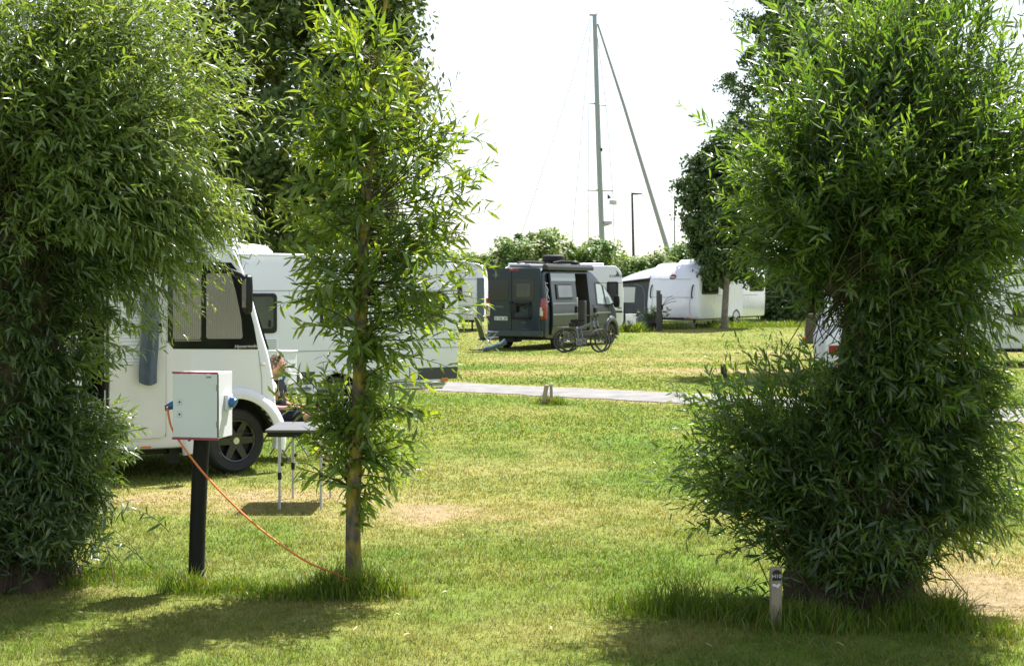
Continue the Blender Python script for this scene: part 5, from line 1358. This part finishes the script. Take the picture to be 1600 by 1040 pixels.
def skin_body(name, joints, edges, m, parent, sub=2):
    me = bpy.data.meshes.new(name)
    me.from_pydata([j[0] for j in joints], edges, [])
    o = bpy.data.objects.new(name, me); C.objects.link(o)
    sk = o.modifiers.new('Skin', 'SKIN'); sk.use_smooth_shade = True; sk.branch_smoothing = .4
    sv = me.skin_vertices[0].data if me.skin_vertices else None
    if sv is None:
        me.skin_vertices if False else None
        bm = bmesh.new(); bm.from_mesh(me); ly = bm.verts.layers.skin.verify(); bm.verts.ensure_lookup_table()
        for i, v in enumerate(bm.verts): v[ly].radius = (joints[i][1], joints[i][2] if len(joints[i]) > 2 else joints[i][1]); v[ly].use_root = (i == 0)
        bm.to_mesh(me); bm.free()
    else:
        for i, v in enumerate(sv): v.radius = (joints[i][1], joints[i][2] if len(joints[i]) > 2 else joints[i][1]); v.use_root = (i == 0)
    s = o.modifiers.new('Sub', 'SUBSURF'); s.levels = sub; s.render_levels = sub
    bake(o); o.data.materials.append(m); o.data.shade_smooth()
    if parent is not None: o.parent = parent
    return o

def sitter():
    """woman in dark clothes on a camp chair behind the front of the motorhome, facing right"""
    D = 16.45; hx = X(437, D)
    SKIN = mat('skin', (.38, .20, .135), .55, spec=.35, var=.06)
    SHIRT = mat('navy_shirt', (.012, .014, .022), .9, spec=.1, var=.3, scale=12)
    SHORT = mat('navy_shorts', (.016, .02, .034), .9, spec=.1, var=.3)
    HAIR = mat('brown_hair', (.085, .042, .02), .45, var=.5, scale=26, bump=.8, bscale=60)
    rz = R(-14)
    t = thing('person', 'person with brown hair in dark clothes, seated on a camp chair at the camping table', 'person', (hx, D, 0), rz)
    # local: +x = facing direction
    J, E = [], []
    def j(p, *r):
        J.append((p, *r)); return len(J) - 1
    def chain(a, pts):
        for p in pts:
            b = j(p[0], *p[1:]); E.append((a, b)); a = b
        return a
    pel = j((0, 0, .46), .13)
    ch = chain(pel, [((-.05, 0, .58), .125), ((-.08, 0, .74), .135), ((-.085, 0, .84), .115), ((-.075, 0, .91), .055), ((-.06, 0, .975), .05)])
    for s in (-1, 1):
        kn = chain(pel, [((.12, s * .09, .47), .085), ((.30, s * .11, .50), .07), ((.46, s * .12, .49), .056), ((.485, s * .12, .44), .052), ((.50, s * .12, .30), .05), ((.515, s * .12, .14), .034), ((.52, s * .12, .055), .036), ((.60, s * .125, .03), .032), ((.68, s * .13, .022), .022)])
        sh = j((-.075, s * .165, .83), .06); E.append((3, sh))
        wr = chain(sh, [((-.055, s * .20, .72), .048), ((-.01, s * .21, .60), .040), ((.09, s * .18, .585), .036), ((.20, s * .14, .60), .026)])
        pm = chain(wr, [((.245, s * .13, .605), .026, .016)])
        for k, (dy, ln) in enumerate(((-.024, .055), (-.008, .066), (.008, .062), (.022, .048))):
            chain(pm, [((.275, s * .13 + dy, .607), .0085), ((.275 + ln * .55, s * .13 + dy * 1.15, .600), .008), ((.275 + ln * .9, s * .13 + dy * 1.2, .580), .007)])
        chain(wr, [((.225, s * .13 - s * .030, .612), .010), ((.255, s * .13 - s * .045, .606), .0085)])
    body = skin_body('body', J, E, SKIN, t, 2)
    # head joined into the same mesh: egg with nose, lips, chin and ears
    hd = MB(); c = Vector((-.035, 0, 1.075))
    rings = []
    for i in range(15):
        a = PI * (i + .15) / 14.3; zz = -math.cos(a) * .118; rr = math.sin(a)
        ring = []
        for k in range(22):
            q = 2 * PI * k / 22; cx, cy = math.cos(q), math.sin(q)
            x = cx * .095 * rr; y = cy * .075 * rr
            if zz < -.02 and cx > 0: x += .012 * cx ** 3
            if cx > .9 and -.045 < zz < .01: x += .022 * (1 - abs(zz + .018) / .03) if abs(cy) < .25 else 0
            ring.append(c + Vector((x, y, zz)))
        rings.append(ring)
    hd.ring_loft(rings)
    for s in (-1, 1): hd.ball(c + Vector((-.005, s * .076, -.01)), (.018, .010, .030), 6).ball(c + Vector((.080, s * .030, .008)), (.011, .014, .008), 6)
    hd.ball(c + Vector((.098, 0, -.058)), (.010, .024, .009), 6)
    me = hd.mesh('head'); me.materials.append(SKIN)
    bm = bmesh.new(); bm.from_mesh(body.data); bm.from_mesh(me); bm.to_mesh(body.data); bm.free(); body.data.shade_smooth()
    # clothes
    JJ, EE = [], []
    def j2(p, r): JJ.append((p, r)); return len(JJ) - 1
    a0 = j2((0, 0, .47), .15); p1 = j2((-.05, 0, .58), .14); p2 = j2((-.08, 0, .74), .15); p3 = j2((-.085, 0, .835), .125); p4 = j2((-.078, 0, .905), .085)
    EE += [(a0, p1), (p1, p2), (p2, p3), (p3, p4)]
    for s in (-1, 1):
        q0 = j2((-.075, s * .165, .835), .085); q1 = j2((-.052, s * .202, .70), .062); EE += [(p3, q0), (q0, q1)]
    skin_body('shirt', JJ, EE, SHIRT, t, 2)
    JJ.clear(); EE.clear()
    a0 = j2((.0, 0, .45), .145)
    for s in (-1, 1):
        q0 = j2((.14, s * .095, .47), .098); q1 = j2((.40, s * .115, .495), .078); EE += [(a0, q0), (q0, q1)]
    skin_body('shorts', JJ, EE, SHORT, t, 2)
    h = MB(); rings = []
    for i in range(10):
        a = PI * (i + .1) / 15; zz = math.cos(a) * .128; rr = math.sin(a)
        rings.append([c + Vector((-.014 + math.cos(q) * .102 * rr * (1 if math.cos(q) < .3 else .86), math.sin(q) * .086 * rr, zz - (.045 * max(0, -math.cos(q)) * i / 9) + (.055 * max(0, math.cos(q)) * i / 9))) for q in [2 * PI * k / 24 for k in range(24)]])
    h.ring_loft(rings)
    h.ball(c + Vector((-.115, 0, .01)), (.045, .042, .045), 8)
    h.tube([c + Vector((-.13, 0, .0)), c + Vector((-.16, 0, -.06)), c + Vector((-.15, .01, -.14))], [.03, .034, .010], 8)
    h.build('hair', HAIR, t, smooth=60)
    g = MB()
    for s in (-1, 1):
        g.ball(c + Vector((.052, s * .036, .105)), (.012, .030, .022), 8)
        g.tube([c + Vector((.05, s * .064, .10)), c + Vector((0, s * .084, .085)), c + Vector((-.04, s * .086, .04))], .004, 5)
    sg = g.build('sunglasses', GLASSB, None, smooth=60); sg.matrix_world = Matrix.Translation((hx, D, 0)) @ Matrix.Rotation(rz, 4, 'Z')
    tag(sg, 'sunglasses pushed up on the brown hair of the seated person', 'sunglasses')
    # camp chair
    k = thing('camp_chair', 'black folding camp chair carrying the seated person', 'chair', (hx, D, 0), rz)
    MB().box((.02, 0, .335), (.46, .52, .03), Matrix.Rotation(R(6), 3, 'Y')).build('seat', BLACKP, k, bevel=.01)
    MB().box((-.245, 0, .62), (.03, .52, .60), Matrix.Rotation(R(-12), 3, 'Y')).build('backrest', BLACKP, k, bevel=.01)
    for s in (-1, 1):
        MB().box((.0, s * .285, .575), (.42, .05, .03)).build('armrest', BLACKP, k, bevel=.008)
        MB().tube([(-.24, s * .27, 0), (.0, s * .28, .34), (.20, s * .285, .575)], .011, 8).build('leg', GREYM, k)
        MB().tube([(.24, s * .27, 0), (.0, s * .275, .34), (-.2, s * .285, .575)], .011, 8).build('leg', GREYM, k)

def service_box(px, py0, py1, D, wpx, label, rz):
    x = X(px, D); g0 = gz(0, D); z0, z1 = Z(py1, D) - g0, Z(py0, D) - g0; w = wpx * D / F
    t = thing('service_box', label, 'service box', (x, D, g0), rz)
    MB().cyl((0, 0, -.05), (0, 0, z0 + .02), .05).build('post', POSTB, t)
    b = MB().box((0, 0, (z0 + z1) / 2), (w, w * .7, z1 - z0)).build('box', BOXW, t, bevel=.012)
    MB().box((0, 0, z1 + .008), (w + .02, w * .7 + .02, .022)).build('lid', WHITE, b, bevel=.006)
    return b, w, z0, z1
def motif(par, cx, y, z, s, m):
    """dark spray of leaf-shaped strokes printed on the box"""
    q = MB()
    for a, l, o in ((70, 1.0, (0, 0)), (110, .9, (.1, .1)), (50, .8, (-.2, .2)), (130, .7, (.25, .5)), (20, .6, (0, .5)), (160, .6, (.05, .75)), (-60, .5, (.1, .0))):
        d = Vector((math.cos(R(a)), math.sin(R(a)))); n = Vector((-d.y, d.x)); o = Vector(o)
        pts = [o, o + d * l * .35 + n * l * .14, o + d * l, o + d * l * .45 - n * l * .12]
        q.plate([(p.x * s, p.y * s) for p in pts], (cx, y, z), (1, 0, 0), (0, 0, 1), .003)
    q.build('motif', m, par)

def service_boxes():
    BL = mat('blue_print', (.03, .13, .28), .5); DK = mat('dark_print', (.06, .13, .15), .5)
    b, w, z0, z1 = service_box(442, 549, 600, 18.6, 36, 'white service box with a blue leaf motif behind the seated person', R(-28))
    motif(b, -w * .36, -w * .35, z0 + (z1 - z0) * .1, w * .42, BL)
    motif(b, w * .30, -w * .35 - .0, z0 + (z1 - z0) * .1, w * .35, BL)
    b, w, z0, z1 = service_box(985.5, 491, 508, 54.6, 13.5, 'white service box with a dark plant motif on a grass tuft near the awning tent', R(-30))
    motif(b, -w * .15, -w * .35, z0 + (z1 - z0) * .08, w * .5, DK)

def far_props():
    # dark twin-section post with a wiry sprig
    D = 55.0; g0 = gz(0, D); h = Z(455, D) - g0
    t = thing('service_post', 'tall charcoal service post in front of the white rounded caravan', 'post', (X(1030, D), D, g0))
    MB().box((-.03, 0, h / 2 - .03), (.15, .18, h + .06)).box((.075, .02, h / 2 - .08), (.06, .14, h - .05)).build('post', mat('charcoal_post', (.045, .045, .052), .6, var=.15), t, bevel=.01)
    MB().box((-.03, 0, h + .02), (.17, .2, .03)).build('cap', BLACKP, t, bevel=.008)
    q = MB()
    for dx, dz in ((.42, .42), (.55, .20), (.5, .32)):
        q.tube([(.10, -.02, h * .62), (.10 + dx * .5, -.03, h * .62 + dz * .75), (.10 + dx, -.04, h * .62 + dz)], .010, 5)
    q.box((.11, -.02, h * .6), (.08, .06, .2)); q.build('hose', BLACKP, t)
    # grey bag with plants, stone step, low bench
    D = 56.0; g0 = gz(0, D)
    rings = [[(math.cos(a) * .45 * k * (1 + .06 * math.sin(3 * a)), math.sin(a) * .3 * k, z) for a in [2 * PI * i / 14 for i in range(14)]] for z, k in ((0, .95), (.15, 1.05), (.4, .9), (.55, .7), (.62, .4))]
    b = MB().ring_loft(rings).build('storage_bag', mat('slate_fabric', (.07, .09, .105), .9, var=.25, scale=8, bump=.6, bscale=8), None, smooth=60)
    b.location = (X(1010, D), D, g0); tag(b, 'slate grey fabric bag on the grass beside the charcoal post', 'bag')
    g = np.random.default_rng(3)
    s = np.tile(np.array([[0, 0, .0]]), (26, 1)) + .12 * g.standard_normal((26, 3)) * [1, 1, 0]; e = s + np.stack([.30 * g.standard_normal(26), .2 * g.standard_normal(26), .5 + .3 * g.random(26)], 1)
    t = thing('potted_plant', 'small bushy potted plant between the grey bag and the charcoal post', 'plant', (X(1021, 55.6), 55.6, gz(0, 55.6)))
    MB().lathe([(.001, 0), (.14, 0), (.19, .28), (.16, .28), (.15, .2), (.001, .2)], (0, 0, 0), (0, 0, 1), 18).build('pot', BLACKP, t)
    lv = shoots(s + [0, 0, .2], (s + e) / 2 + [0, 0, .3], e + [0, 0, .1], 10, np.full(26, .3), .16, .06, T_HORN, seed=9)
    join_foliage('foliage', [lv], t, LEAF_FAR, TWIG)
    D = 56.6; g0 = gz(0, D)
    b = MB().box((0, 0, .12), (.72, .4, .24)).build('step_block', mat('brown_step', (.17, .135, .12), .9, var=.2), None, bevel=.015)
    b.location = (X(1070, D), D, g0); tag(b, 'brown step block in front of the white rounded caravan', 'step')
    D = 57.6; g0 = gz(0, D)
    t = thing('bench', 'low pale bench beside the white service box by the awning tent', 'bench', (X(1001, D), D, g0))
    pw = mat('pale_board', (.42, .41, .43), .6, var=.1)
    MB().box((0, 0, .42), (.55, .35, .05)).build('seat', pw, t, bevel=.01)
    MB().box((0, .14, .30), (.5, .03, .18)).build('apron', pw, t)
    for s_ in (-1, 1): MB().box((s_ * .22, 0, .2), (.05, .3, .40)).build('leg', pw, t)
    # lamp post behind the hedge
    D = 92.0; zt = Z(303, D)
    t = thing('street_lamp', 'dark slim street lamp rising above the bushes right of the yacht mast', 'street lamp', (X(991, D), D, 0))
    dk = mat('lamp_grey', (.055, .058, .065), .5)
    MB().tube([(0, 0, 0), (-.05, 0, zt * .5), (-.14, 0, zt)], [.11, .09, .07], 10).build('pole', dk, t)
    MB().ring_loft([[(-.2 + .0, y * .12, zt + z) for y, z in ((-1, -.04), (1, -.04), (1, .08), (-1, .08))], [(.10, y * .12, zt + z) for y, z in ((-1, -.06), (1, -.06), (1, .06), (-1, .06))], [(.52, y * .10, zt + .01 + z) for y, z in ((-1, -.04), (1, -.04), (1, .03), (-1, .03))]]).build('lamp_head', dk, t, bevel=.01)

def yacht_mast():
    D = 96.0
    al = mat('mast_aluminium', (.34, .36, .38), .45, metal=.3, var=.06)
    rope = mat('rigging_wire', (.20, .21, .22), .5); gw = mat('grey_furled_sail', (.36, .37, .39), .7)
    top, foot = P(929, 25, D), P(941.5, 400, D); foot2 = foot + (foot - top) * (foot.z / (top.z - foot.z))
    t = thing('yacht_mast', 'tall grey yacht mast with rigging rising behind the bushes', 'mast', (foot2.x, foot2.y, 0))
    o = Vector((foot2.x, foot2.y, 0))
    L = lambda px, py, d=D: P(px, py, d) - o
    MB().tube([Vector((0, 0, 0)), foot - o, L(935, 220), L(929, 25)], [.20, .19, .18, .145], 14).build('mast', al, t, smooth=60)
    MB().box(L(929, 25) + Vector((-.1, 0, .05)), (.5, .2, .10)).tube([L(931, 24), L(934, 20)], .03, 5).build('masthead', al, t)
    MB().tube([L(934, 38), L(975, 165), L(1041, 382), L(1050, 412)], [.07, .11, .17, .18], 10).build('furled_sail', gw, t, smooth=60)
    for (x0, y0), (x1, y1) in (((920, 160.5), (947, 165.5)), ((918, 297), (958, 298))):
        MB().tube([L(x0, y0), L((x0 + x1) / 2, (y0 + y1) / 2), L(x1, y1)], .06, 6).build('spreader', al, t)
    for pts in (((922, 30), (880, 170), (812, 375)), ((924, 30), (909, 200), (893, 385)), ((920, 160), (919, 297), (920, 385)), ((947, 165), (957, 297), (960, 385)), ((931, 40), (947, 165))):
        MB().tube([L(*p) for p in pts], .026, 4).build('shroud', rope, t)
    MB().tube([L(942, 353), L(953, 350)], .06, 6).ring_loft([[L(950, 348) + Vector((math.cos(a) * .28, math.sin(a) * .28, z)) for a in [2 * PI * i / 16 for i in range(16)]] for z in (-.10, 0, .10)]).build('radar_dome', mat('radar_grey', (.5, .5, .52), .4), t)
    MB().box(L(939, 234), (.2, .3, .2)).build('mast_light', BLACKP, t)
    for lab, px0, py0, px1, py1, m in (('small blue and white pennant flying beside the yacht mast', 949, 302, 955, 311, mat('blue_pennant', (.10, .15, .22), .8)), ('white flag hanging below the blue pennant by the mast', 952, 313, 964, 320, mat('white_flag', (.62, .62, .64), .8))):
        a, b = P(px0, py1, D - .3), P(px1, py0, D - .3); w, h = b.x - a.x, b.z - a.z
        n = 10
        if m.name == 'blue_pennant':
            up = [(u, 1 - .75 * u) for u in np.linspace(0, 1, n)]; dn = [(u, .0 + .12 * u) for u in np.linspace(0, 1, n)]
        else:
            up = [(u, 1 + .05 * math.sin(u * 6)) for u in np.linspace(0, 1, n)]; dn = [(u, .05 * math.sin(u * 6 + .4)) for u in np.linspace(0, 1, n)]
        rings = []
        for (u, v), (_, v2) in zip(up, dn):
            y = .08 * math.sin(u * 7)
            rings.append([(u * w, y, v * h), (u * w, y, v2 * h), (u * w, y + .012, v2 * h), (u * w, y + .012, v * h)])
        fo = MB().ring_loft(rings).build('flag', m, None, smooth=60)
        fo.location = a; tag(fo, lab, 'flag')
    D = 110.0
    t = MB().tube([(0, 0, 0), (0, 0, Z(318, D))], [.09, .05], 6).build('yacht_mast', al, None); t.location = (X(1054, D), D, 0); tag(t, 'thin distant mast just left of the low-crowned dark tree', 'mast')

# ------------------------------------------------------------------ bicycles, chairs
def bicycle():
    t = thing('bicycle', '', 'bicycle', (0, 0, 0))
    FR = mat('slate_frame', (.12, .135, .165), .3, metal=.4, coat=.5)
    r = .345
    def wh(x, steer):
        m = MB(); m.lathe([(r - .045, -.022), (r - .01, -.030), (r + .004, 0), (r - .01, .030), (r - .045, .022), (r - .05, 0)], (0, 0, 0), (0, 1, 0), 36, closed=True)
        w = m.build('wheel', RUBBER, t, smooth=60, loc=(x, 0, r), rot=(0, 0, steer))
        q = MB(); q.lathe([(r - .052, -.012), (r - .03, -.014), (r - .03, .014), (r - .052, .012)], (0, 0, 0), (0, 1, 0), 36, closed=True)
        q.cyl((0, -.05, 0), (0, .05, 0), .024, n=12)
        for k in range(18):
            a = 2 * PI * k / 18; q.tube([(0, .03 * (-1) ** k, 0), ((r - .05) * math.cos(a), 0, (r - .05) * math.sin(a))], .0022, 4)
        q.build('rim', GREYM, w)
        return w
    wh(0, 0); wh(1.02, R(40))
    bb = Vector((.43, 0, .29)); st = Vector((.33, 0, .78)); hd = Vector((.84, 0, .88)); hl = Vector((.875, 0, .74))
    f = MB(); f.tube([hd, st + Vector((.03, 0, -.10))], .030, 8).tube([st + Vector((.01, 0, -.02)), bb], .026, 8).tube([hd + Vector((0, 0, .05)), hl], .036, 8)
    for s in (-1, 1): f.tube([st + Vector((.04, s * .01, -.12)), (0, s * .06, r)], .014, 6).tube([bb, (0, s * .06, r)], .015, 6)
    f.build('frame', FR, t, smooth=60)
    MB().ring_loft([[p + Vector((0, y, 0)) + n * z for y, z in ((-.04, -.045), (.04, -.045), (.045, 0), (.03, .05), (-.03, .05), (-.045, 0))] for p, n in ((hl + Vector((-.02, 0, .02)), Vector((.70, 0, .71))), (bb + Vector((.05, 0, .03)), Vector((.70, 0, .71))))]).box(bb + Vector((.02, 0, .01)), (.2, .09, .13)).build('battery', mat('battery_grey', (.10, .115, .14), .4), t, bevel=.01)
    fk = MB(); c, s_ = math.cos(R(26)), math.sin(R(26))
    for s in (-1, 1): fk.tube([hl + Vector((0, s * .05, -.02)), (1.02 - s * .055 * s_, s * .055 * c, r)], .015, 8)
    fk.box(hl + Vector((.0, 0, -.02)), (.05, .14, .05)); fk.build('fork', BLACKP, t)
    hb = MB(); hb.tube([hd + Vector((0, 0, .03)), hd + Vector((-.03, 0, .16))], .016, 8)
    hb.tube([hd + Vector((-.22, -.30, .20)), hd + Vector((-.10, -.24, .20)), hd + Vector((-.0, -.05, .17)), hd + Vector((.02, .05, .17)), hd + Vector((.02, .26, .20)), hd + Vector((-.10, .34, .20))], .013, 8)
    hb.box(hd + Vector((.03, 0, .20)), (.05, .10, .06)); hb.build('handlebar', BLACKP, t)
    sd = MB(); sd.ring_loft([[st + Vector((x, y * w, .15 + z)) for y, z in ((-1, 0), (-.8, .04), (.8, .04), (1, 0), (.5, -.035), (-.5, -.035))] for x, w in ((-.15, .05), (-.10, .085), (0, .06), (.10, .03), (.14, .02))]).tube([st + Vector((-.0, 0, -.03)), st + Vector((-.03, 0, .13))], .013, 8); sd.build('saddle', BLACKP, t, smooth=50)
    rk = MB()
    for s in (-1, 1): rk.tube([(0, s * .07, r), (-.04, s * .07, .74), (.25, s * .06, .74)], .007, 5).tube([(-.22, s * .07, .74), (.25, s * .06, .74)], .008, 5)
    rk.box((-.0, 0, .75), (.34, .10, .015)); rk.build('carrier', GREYM, t)
    MB().box((-.24, 0, .72), (.03, .10, .04)).build('rear_light', RED, t)
    md = MB(); md.ring_loft([[((r + .035) * math.cos(R(a)), y, r + (r + .035) * math.sin(R(a))) for y in (-.032, .032)] + [((r + .030) * math.cos(R(a)), y, r + (r + .030) * math.sin(R(a))) for y in (.032, -.032)] for a in range(30, 196, 11)]); md.build('mudguard', BLACKP, t)
    MB().lathe([(.085, -.004), (.095, 0), (.085, .004), (.06, 0)], bb + Vector((0, -.06, 0)), (0, 1, 0), 20, closed=True).tube([bb + Vector((0, -.06, 0)), bb + Vector((.10, -.09, -.13)), bb + Vector((.10, -.17, -.13))], .010, 6).tube([bb + Vector((0, .06, 0)), bb + Vector((-.10, .09, .13)), bb + Vector((-.10, .17, .13))], .010, 6).build('crank', GREYM, t)
    MB().tube([bb + Vector((-.05, .04, -.03)), bb + Vector((-.10, .22, -.285))], .010, 6).build('kickstand', GREYM, t)
    MB().ring_loft([[st + Vector((x, y, z)) for x, y in ((-.2, -.09), (-.02, -.08), (-.02, .08), (-.2, .09))] for z in (-.02, .10)]).build('saddle_bag', BLACKP, t, bevel=.02)
    return t

def bicycles():
    b = bicycle(); D = 42.2
    b.location = (X(882, D), D, 0); b.rotation_euler = (R(-4), 0, R(-3))
    b['label'] = 'slate grey electric bicycle parked nearest, in front of the open campervan door'; b['group'] = 'bicycles by the campervan'
    c = copy_tree(b); D = 42.75
    c.location = (X(889, D), D, 0); c.rotation_euler = (R(-7), 0, R(1)); c['label'] = 'second bicycle, standing behind the slate grey one, with a darker saddle side'
    c['label'] = 'bicycle half hidden behind the nearer slate grey one'

def lounge():
    D = 42.6
    t = thing('folding_chair', 'black folding chair standing at the left rear corner of the grey campervan', 'chair', (X(763, D), D, 0), R(20))
    w = .5
    MB().box((.0, 0, .40), (.5, w, .04), Matrix.Rotation(R(-8), 3, 'Y')).build('seat', BLACKP, t, bevel=.01)
    MB().box((-.26, 0, .72), (.04, w, .66), Matrix.Rotation(R(-16), 3, 'Y')).build('backrest', BLACKP, t, bevel=.01)
    for s in (-1, 1):
        MB().tube([(-.36, s * .27, 1.02), (-.18, s * .27, .42), (.26, s * .27, .0)], .014, 6).build('leg', CHROME, t)
        MB().tube([(-.30, s * .27, 0), (.0, s * .27, .42), (.22, s * .27, .60), (-.2, s * .27, .62)], .014, 6).build('leg', CHROME, t)
    D = 41.9
    m = MB(); m.tube([(-.42, -.1, .10), (-.3, -.1, .16), (-.1, -.05, .20), (.1, 0, .27), (.25, 0, .29), (.45, .05, .40)], [.06, .09, .075, .10, .08, .09], 14, wob=.7)
    b = m.build('rolled_blanket', mat('denim_cloth', (.07, .105, .15), .9, var=.3, scale=9, bump=.5, bscale=40), None, smooth=60)
    b.location = (X(772, D), D, 0); b.scale = (.8, .8, .8); tag(b, 'blue-grey rolled cloth leaning on the campervan wheel by the folding chair', 'blanket')

def recliner():
    D = 38.4
    t = thing('camping_recliner', 'brown high-backed camping chair left of the white car', 'chair', (X(1268, D), D, 0), R(100))
    br = mat('brown_mesh', (.075, .06, .055), .8, var=.2)
    MB().box((0, 0, .44), (.5, .52, .05)).build('seat', br, t, bevel=.012)
    MB().box((-.26, 0, .84), (.05, .54, .80), Matrix.Rotation(R(-8), 3, 'Y')).build('backrest', br, t, bevel=.02)
    for s in (-1, 1):
        MB().box((.0, s * .30, .64), (.48, .06, .03)).build('armrest', CHROME, t, bevel=.006)
        MB().tube([(-.34, s * .29, 0), (.0, s * .29, .42), (.22, s * .29, .63)], .014, 6).build('leg', GREYM, t)
        MB().tube([(.30, s * .29, 0), (.0, s * .29, .44), (-.24, s * .29, .66), (-.32, s * .28, 1.2)], .014, 6).build('leg', GREYM, t)
    b = MB().ring_loft([[(x * k, y * k, z) for x, y in ((-.12, -.1), (.12, -.1), (.12, .1), (-.12, .1))] for z, k in ((0, .9), (.05, 1), (.12, .9), (.15, .5))]).build('cushion', mat('orange_cloth', (.45, .12, .04), .9, var=.2), None, bevel=.02)
    b.location = (X(1262, D - .1), D - .05, .467); tag(b, 'orange cushion on the seat of the brown camping chair', 'cushion')

def litter():
    g = np.random.default_rng(12)
    base = None
    m = mat('dry_leaf', (.33, .27, .14), .7, var=.3, scale=40)
    V, T, K = leaves(np.zeros((1, 3)), np.array([[1.0, 0, .1]]), np.array([[0, 0, 1.0]]), np.array([.06]), np.array([.016]), np.array([[.5, .45, .3]]), .25)
    spots = [(350, 972), (334, 969), (180, 930), (226, 956), (320, 925), (90, 915), (560, 985), (615, 965), (700, 930), (750, 790), (722, 840), (860, 985), (630, 1000), (1010, 985), (120, 962), (480, 975), (1100, 1012), (1305, 1010)]
    for px, py in spots:
        D = 4444 / (py - 445)
        if base is None:
            base = np_mesh('fallen_leaf', V, T, [m]); o = base
        else:
            o = base.copy(); C.objects.link(o)
        o.location = (X(px, D), D, .03); o.rotation_euler = (.3 * g.standard_normal(), .3 * g.standard_normal(), g.random() * 6.28); o.scale = (1, 1, 1)
        tag(o, 'small dry willow leaf lying on the mown lawn', 'leaf', 'fallen leaves on the lawn')
# ------------------------------------------------------------------ world, sun, camera
SUN = Vector((.32, .40, 1.0)).normalized()
elev = math.asin(SUN.z); az = math.atan2(SUN.x, SUN.y)      # clockwise from +Y
w = bpy.data.worlds.new('World'); S.world = w; w.use_nodes = True
nt = w.node_tree; bg = nt.nodes['Background']
sky = nt.nodes.new('ShaderNodeTexSky'); sky.sky_type = 'NISHITA'; sky.sun_disc = False
sky.sun_elevation = elev; sky.sun_rotation = az; sky.dust_density = 1.2; sky.air_density = 1.0; sky.ozone_density = 1.0; sky.altitude = 0
hs = nt.nodes.new('ShaderNodeHueSaturation'); hs.inputs['Saturation'].default_value = 0.5; hs.inputs['Value'].default_value = 0.72   # thin high haze whitens the sky
nt.links.new(sky.outputs['Color'], hs.inputs['Color']); nt.links.new(hs.outputs['Color'], bg.inputs['Color']); bg.inputs['Strength'].default_value = 0.13
sl = bpy.data.lights.new('sun', 'SUN'); sl.energy = 5.0; sl.angle = R(.55); sl.color = (1.0, .965, .91)
so = bpy.data.objects.new('sun', sl); C.objects.link(so); so.rotation_euler = (-SUN).to_track_quat('-Z', 'Y').to_euler(); so.location = (20, 30, 60)
cam = bpy.data.cameras.new('camera'); cam.lens = 50; cam.sensor_width = 36; cam.clip_start = .1; cam.clip_end = 3000
cam.shift_y = -75 / 1600
cam.dof.use_dof = True; cam.dof.focus_distance = 10.5; cam.dof.aperture_fstop = 6.3; cam.dof.aperture_blades = 7
co = bpy.data.objects.new('camera', cam); C.objects.link(co); co.location = (0, 0, CAMZ); co.rotation_euler = (R(90), 0, 0); S.camera = co
S.view_settings.view_transform = 'Standard'; S.view_settings.look = 'None'; S.view_settings.gamma = 1; S.view_settings.use_curve_mapping = False
S.view_settings.exposure = 1.4
S.cycles.use_denoising = True
S.cycles.max_bounces = 8; S.cycles.transparent_max_bounces = 8; S.cycles.transmission_bounces = 6; S.cycles.diffuse_bounces = 4; S.cycles.glossy_bounces = 3
S.cycles.sample_clamp_indirect = 6
S.cycles.use_adaptive_sampling = False

ground(); path(); lawn(); tall_grass()
left_willow(); right_willow(); young_tree(); far_trees(); bushes()
motorhome(); striped_caravan(); campervan(); rounded_caravan(); other_caravans(); right_motorhome(); white_car()
electric_post(); pitch_post(); stakes(); camping_table(); sitter(); service_boxes(); far_props(); yacht_mast(); bicycles(); lounge(); recliner(); litter()
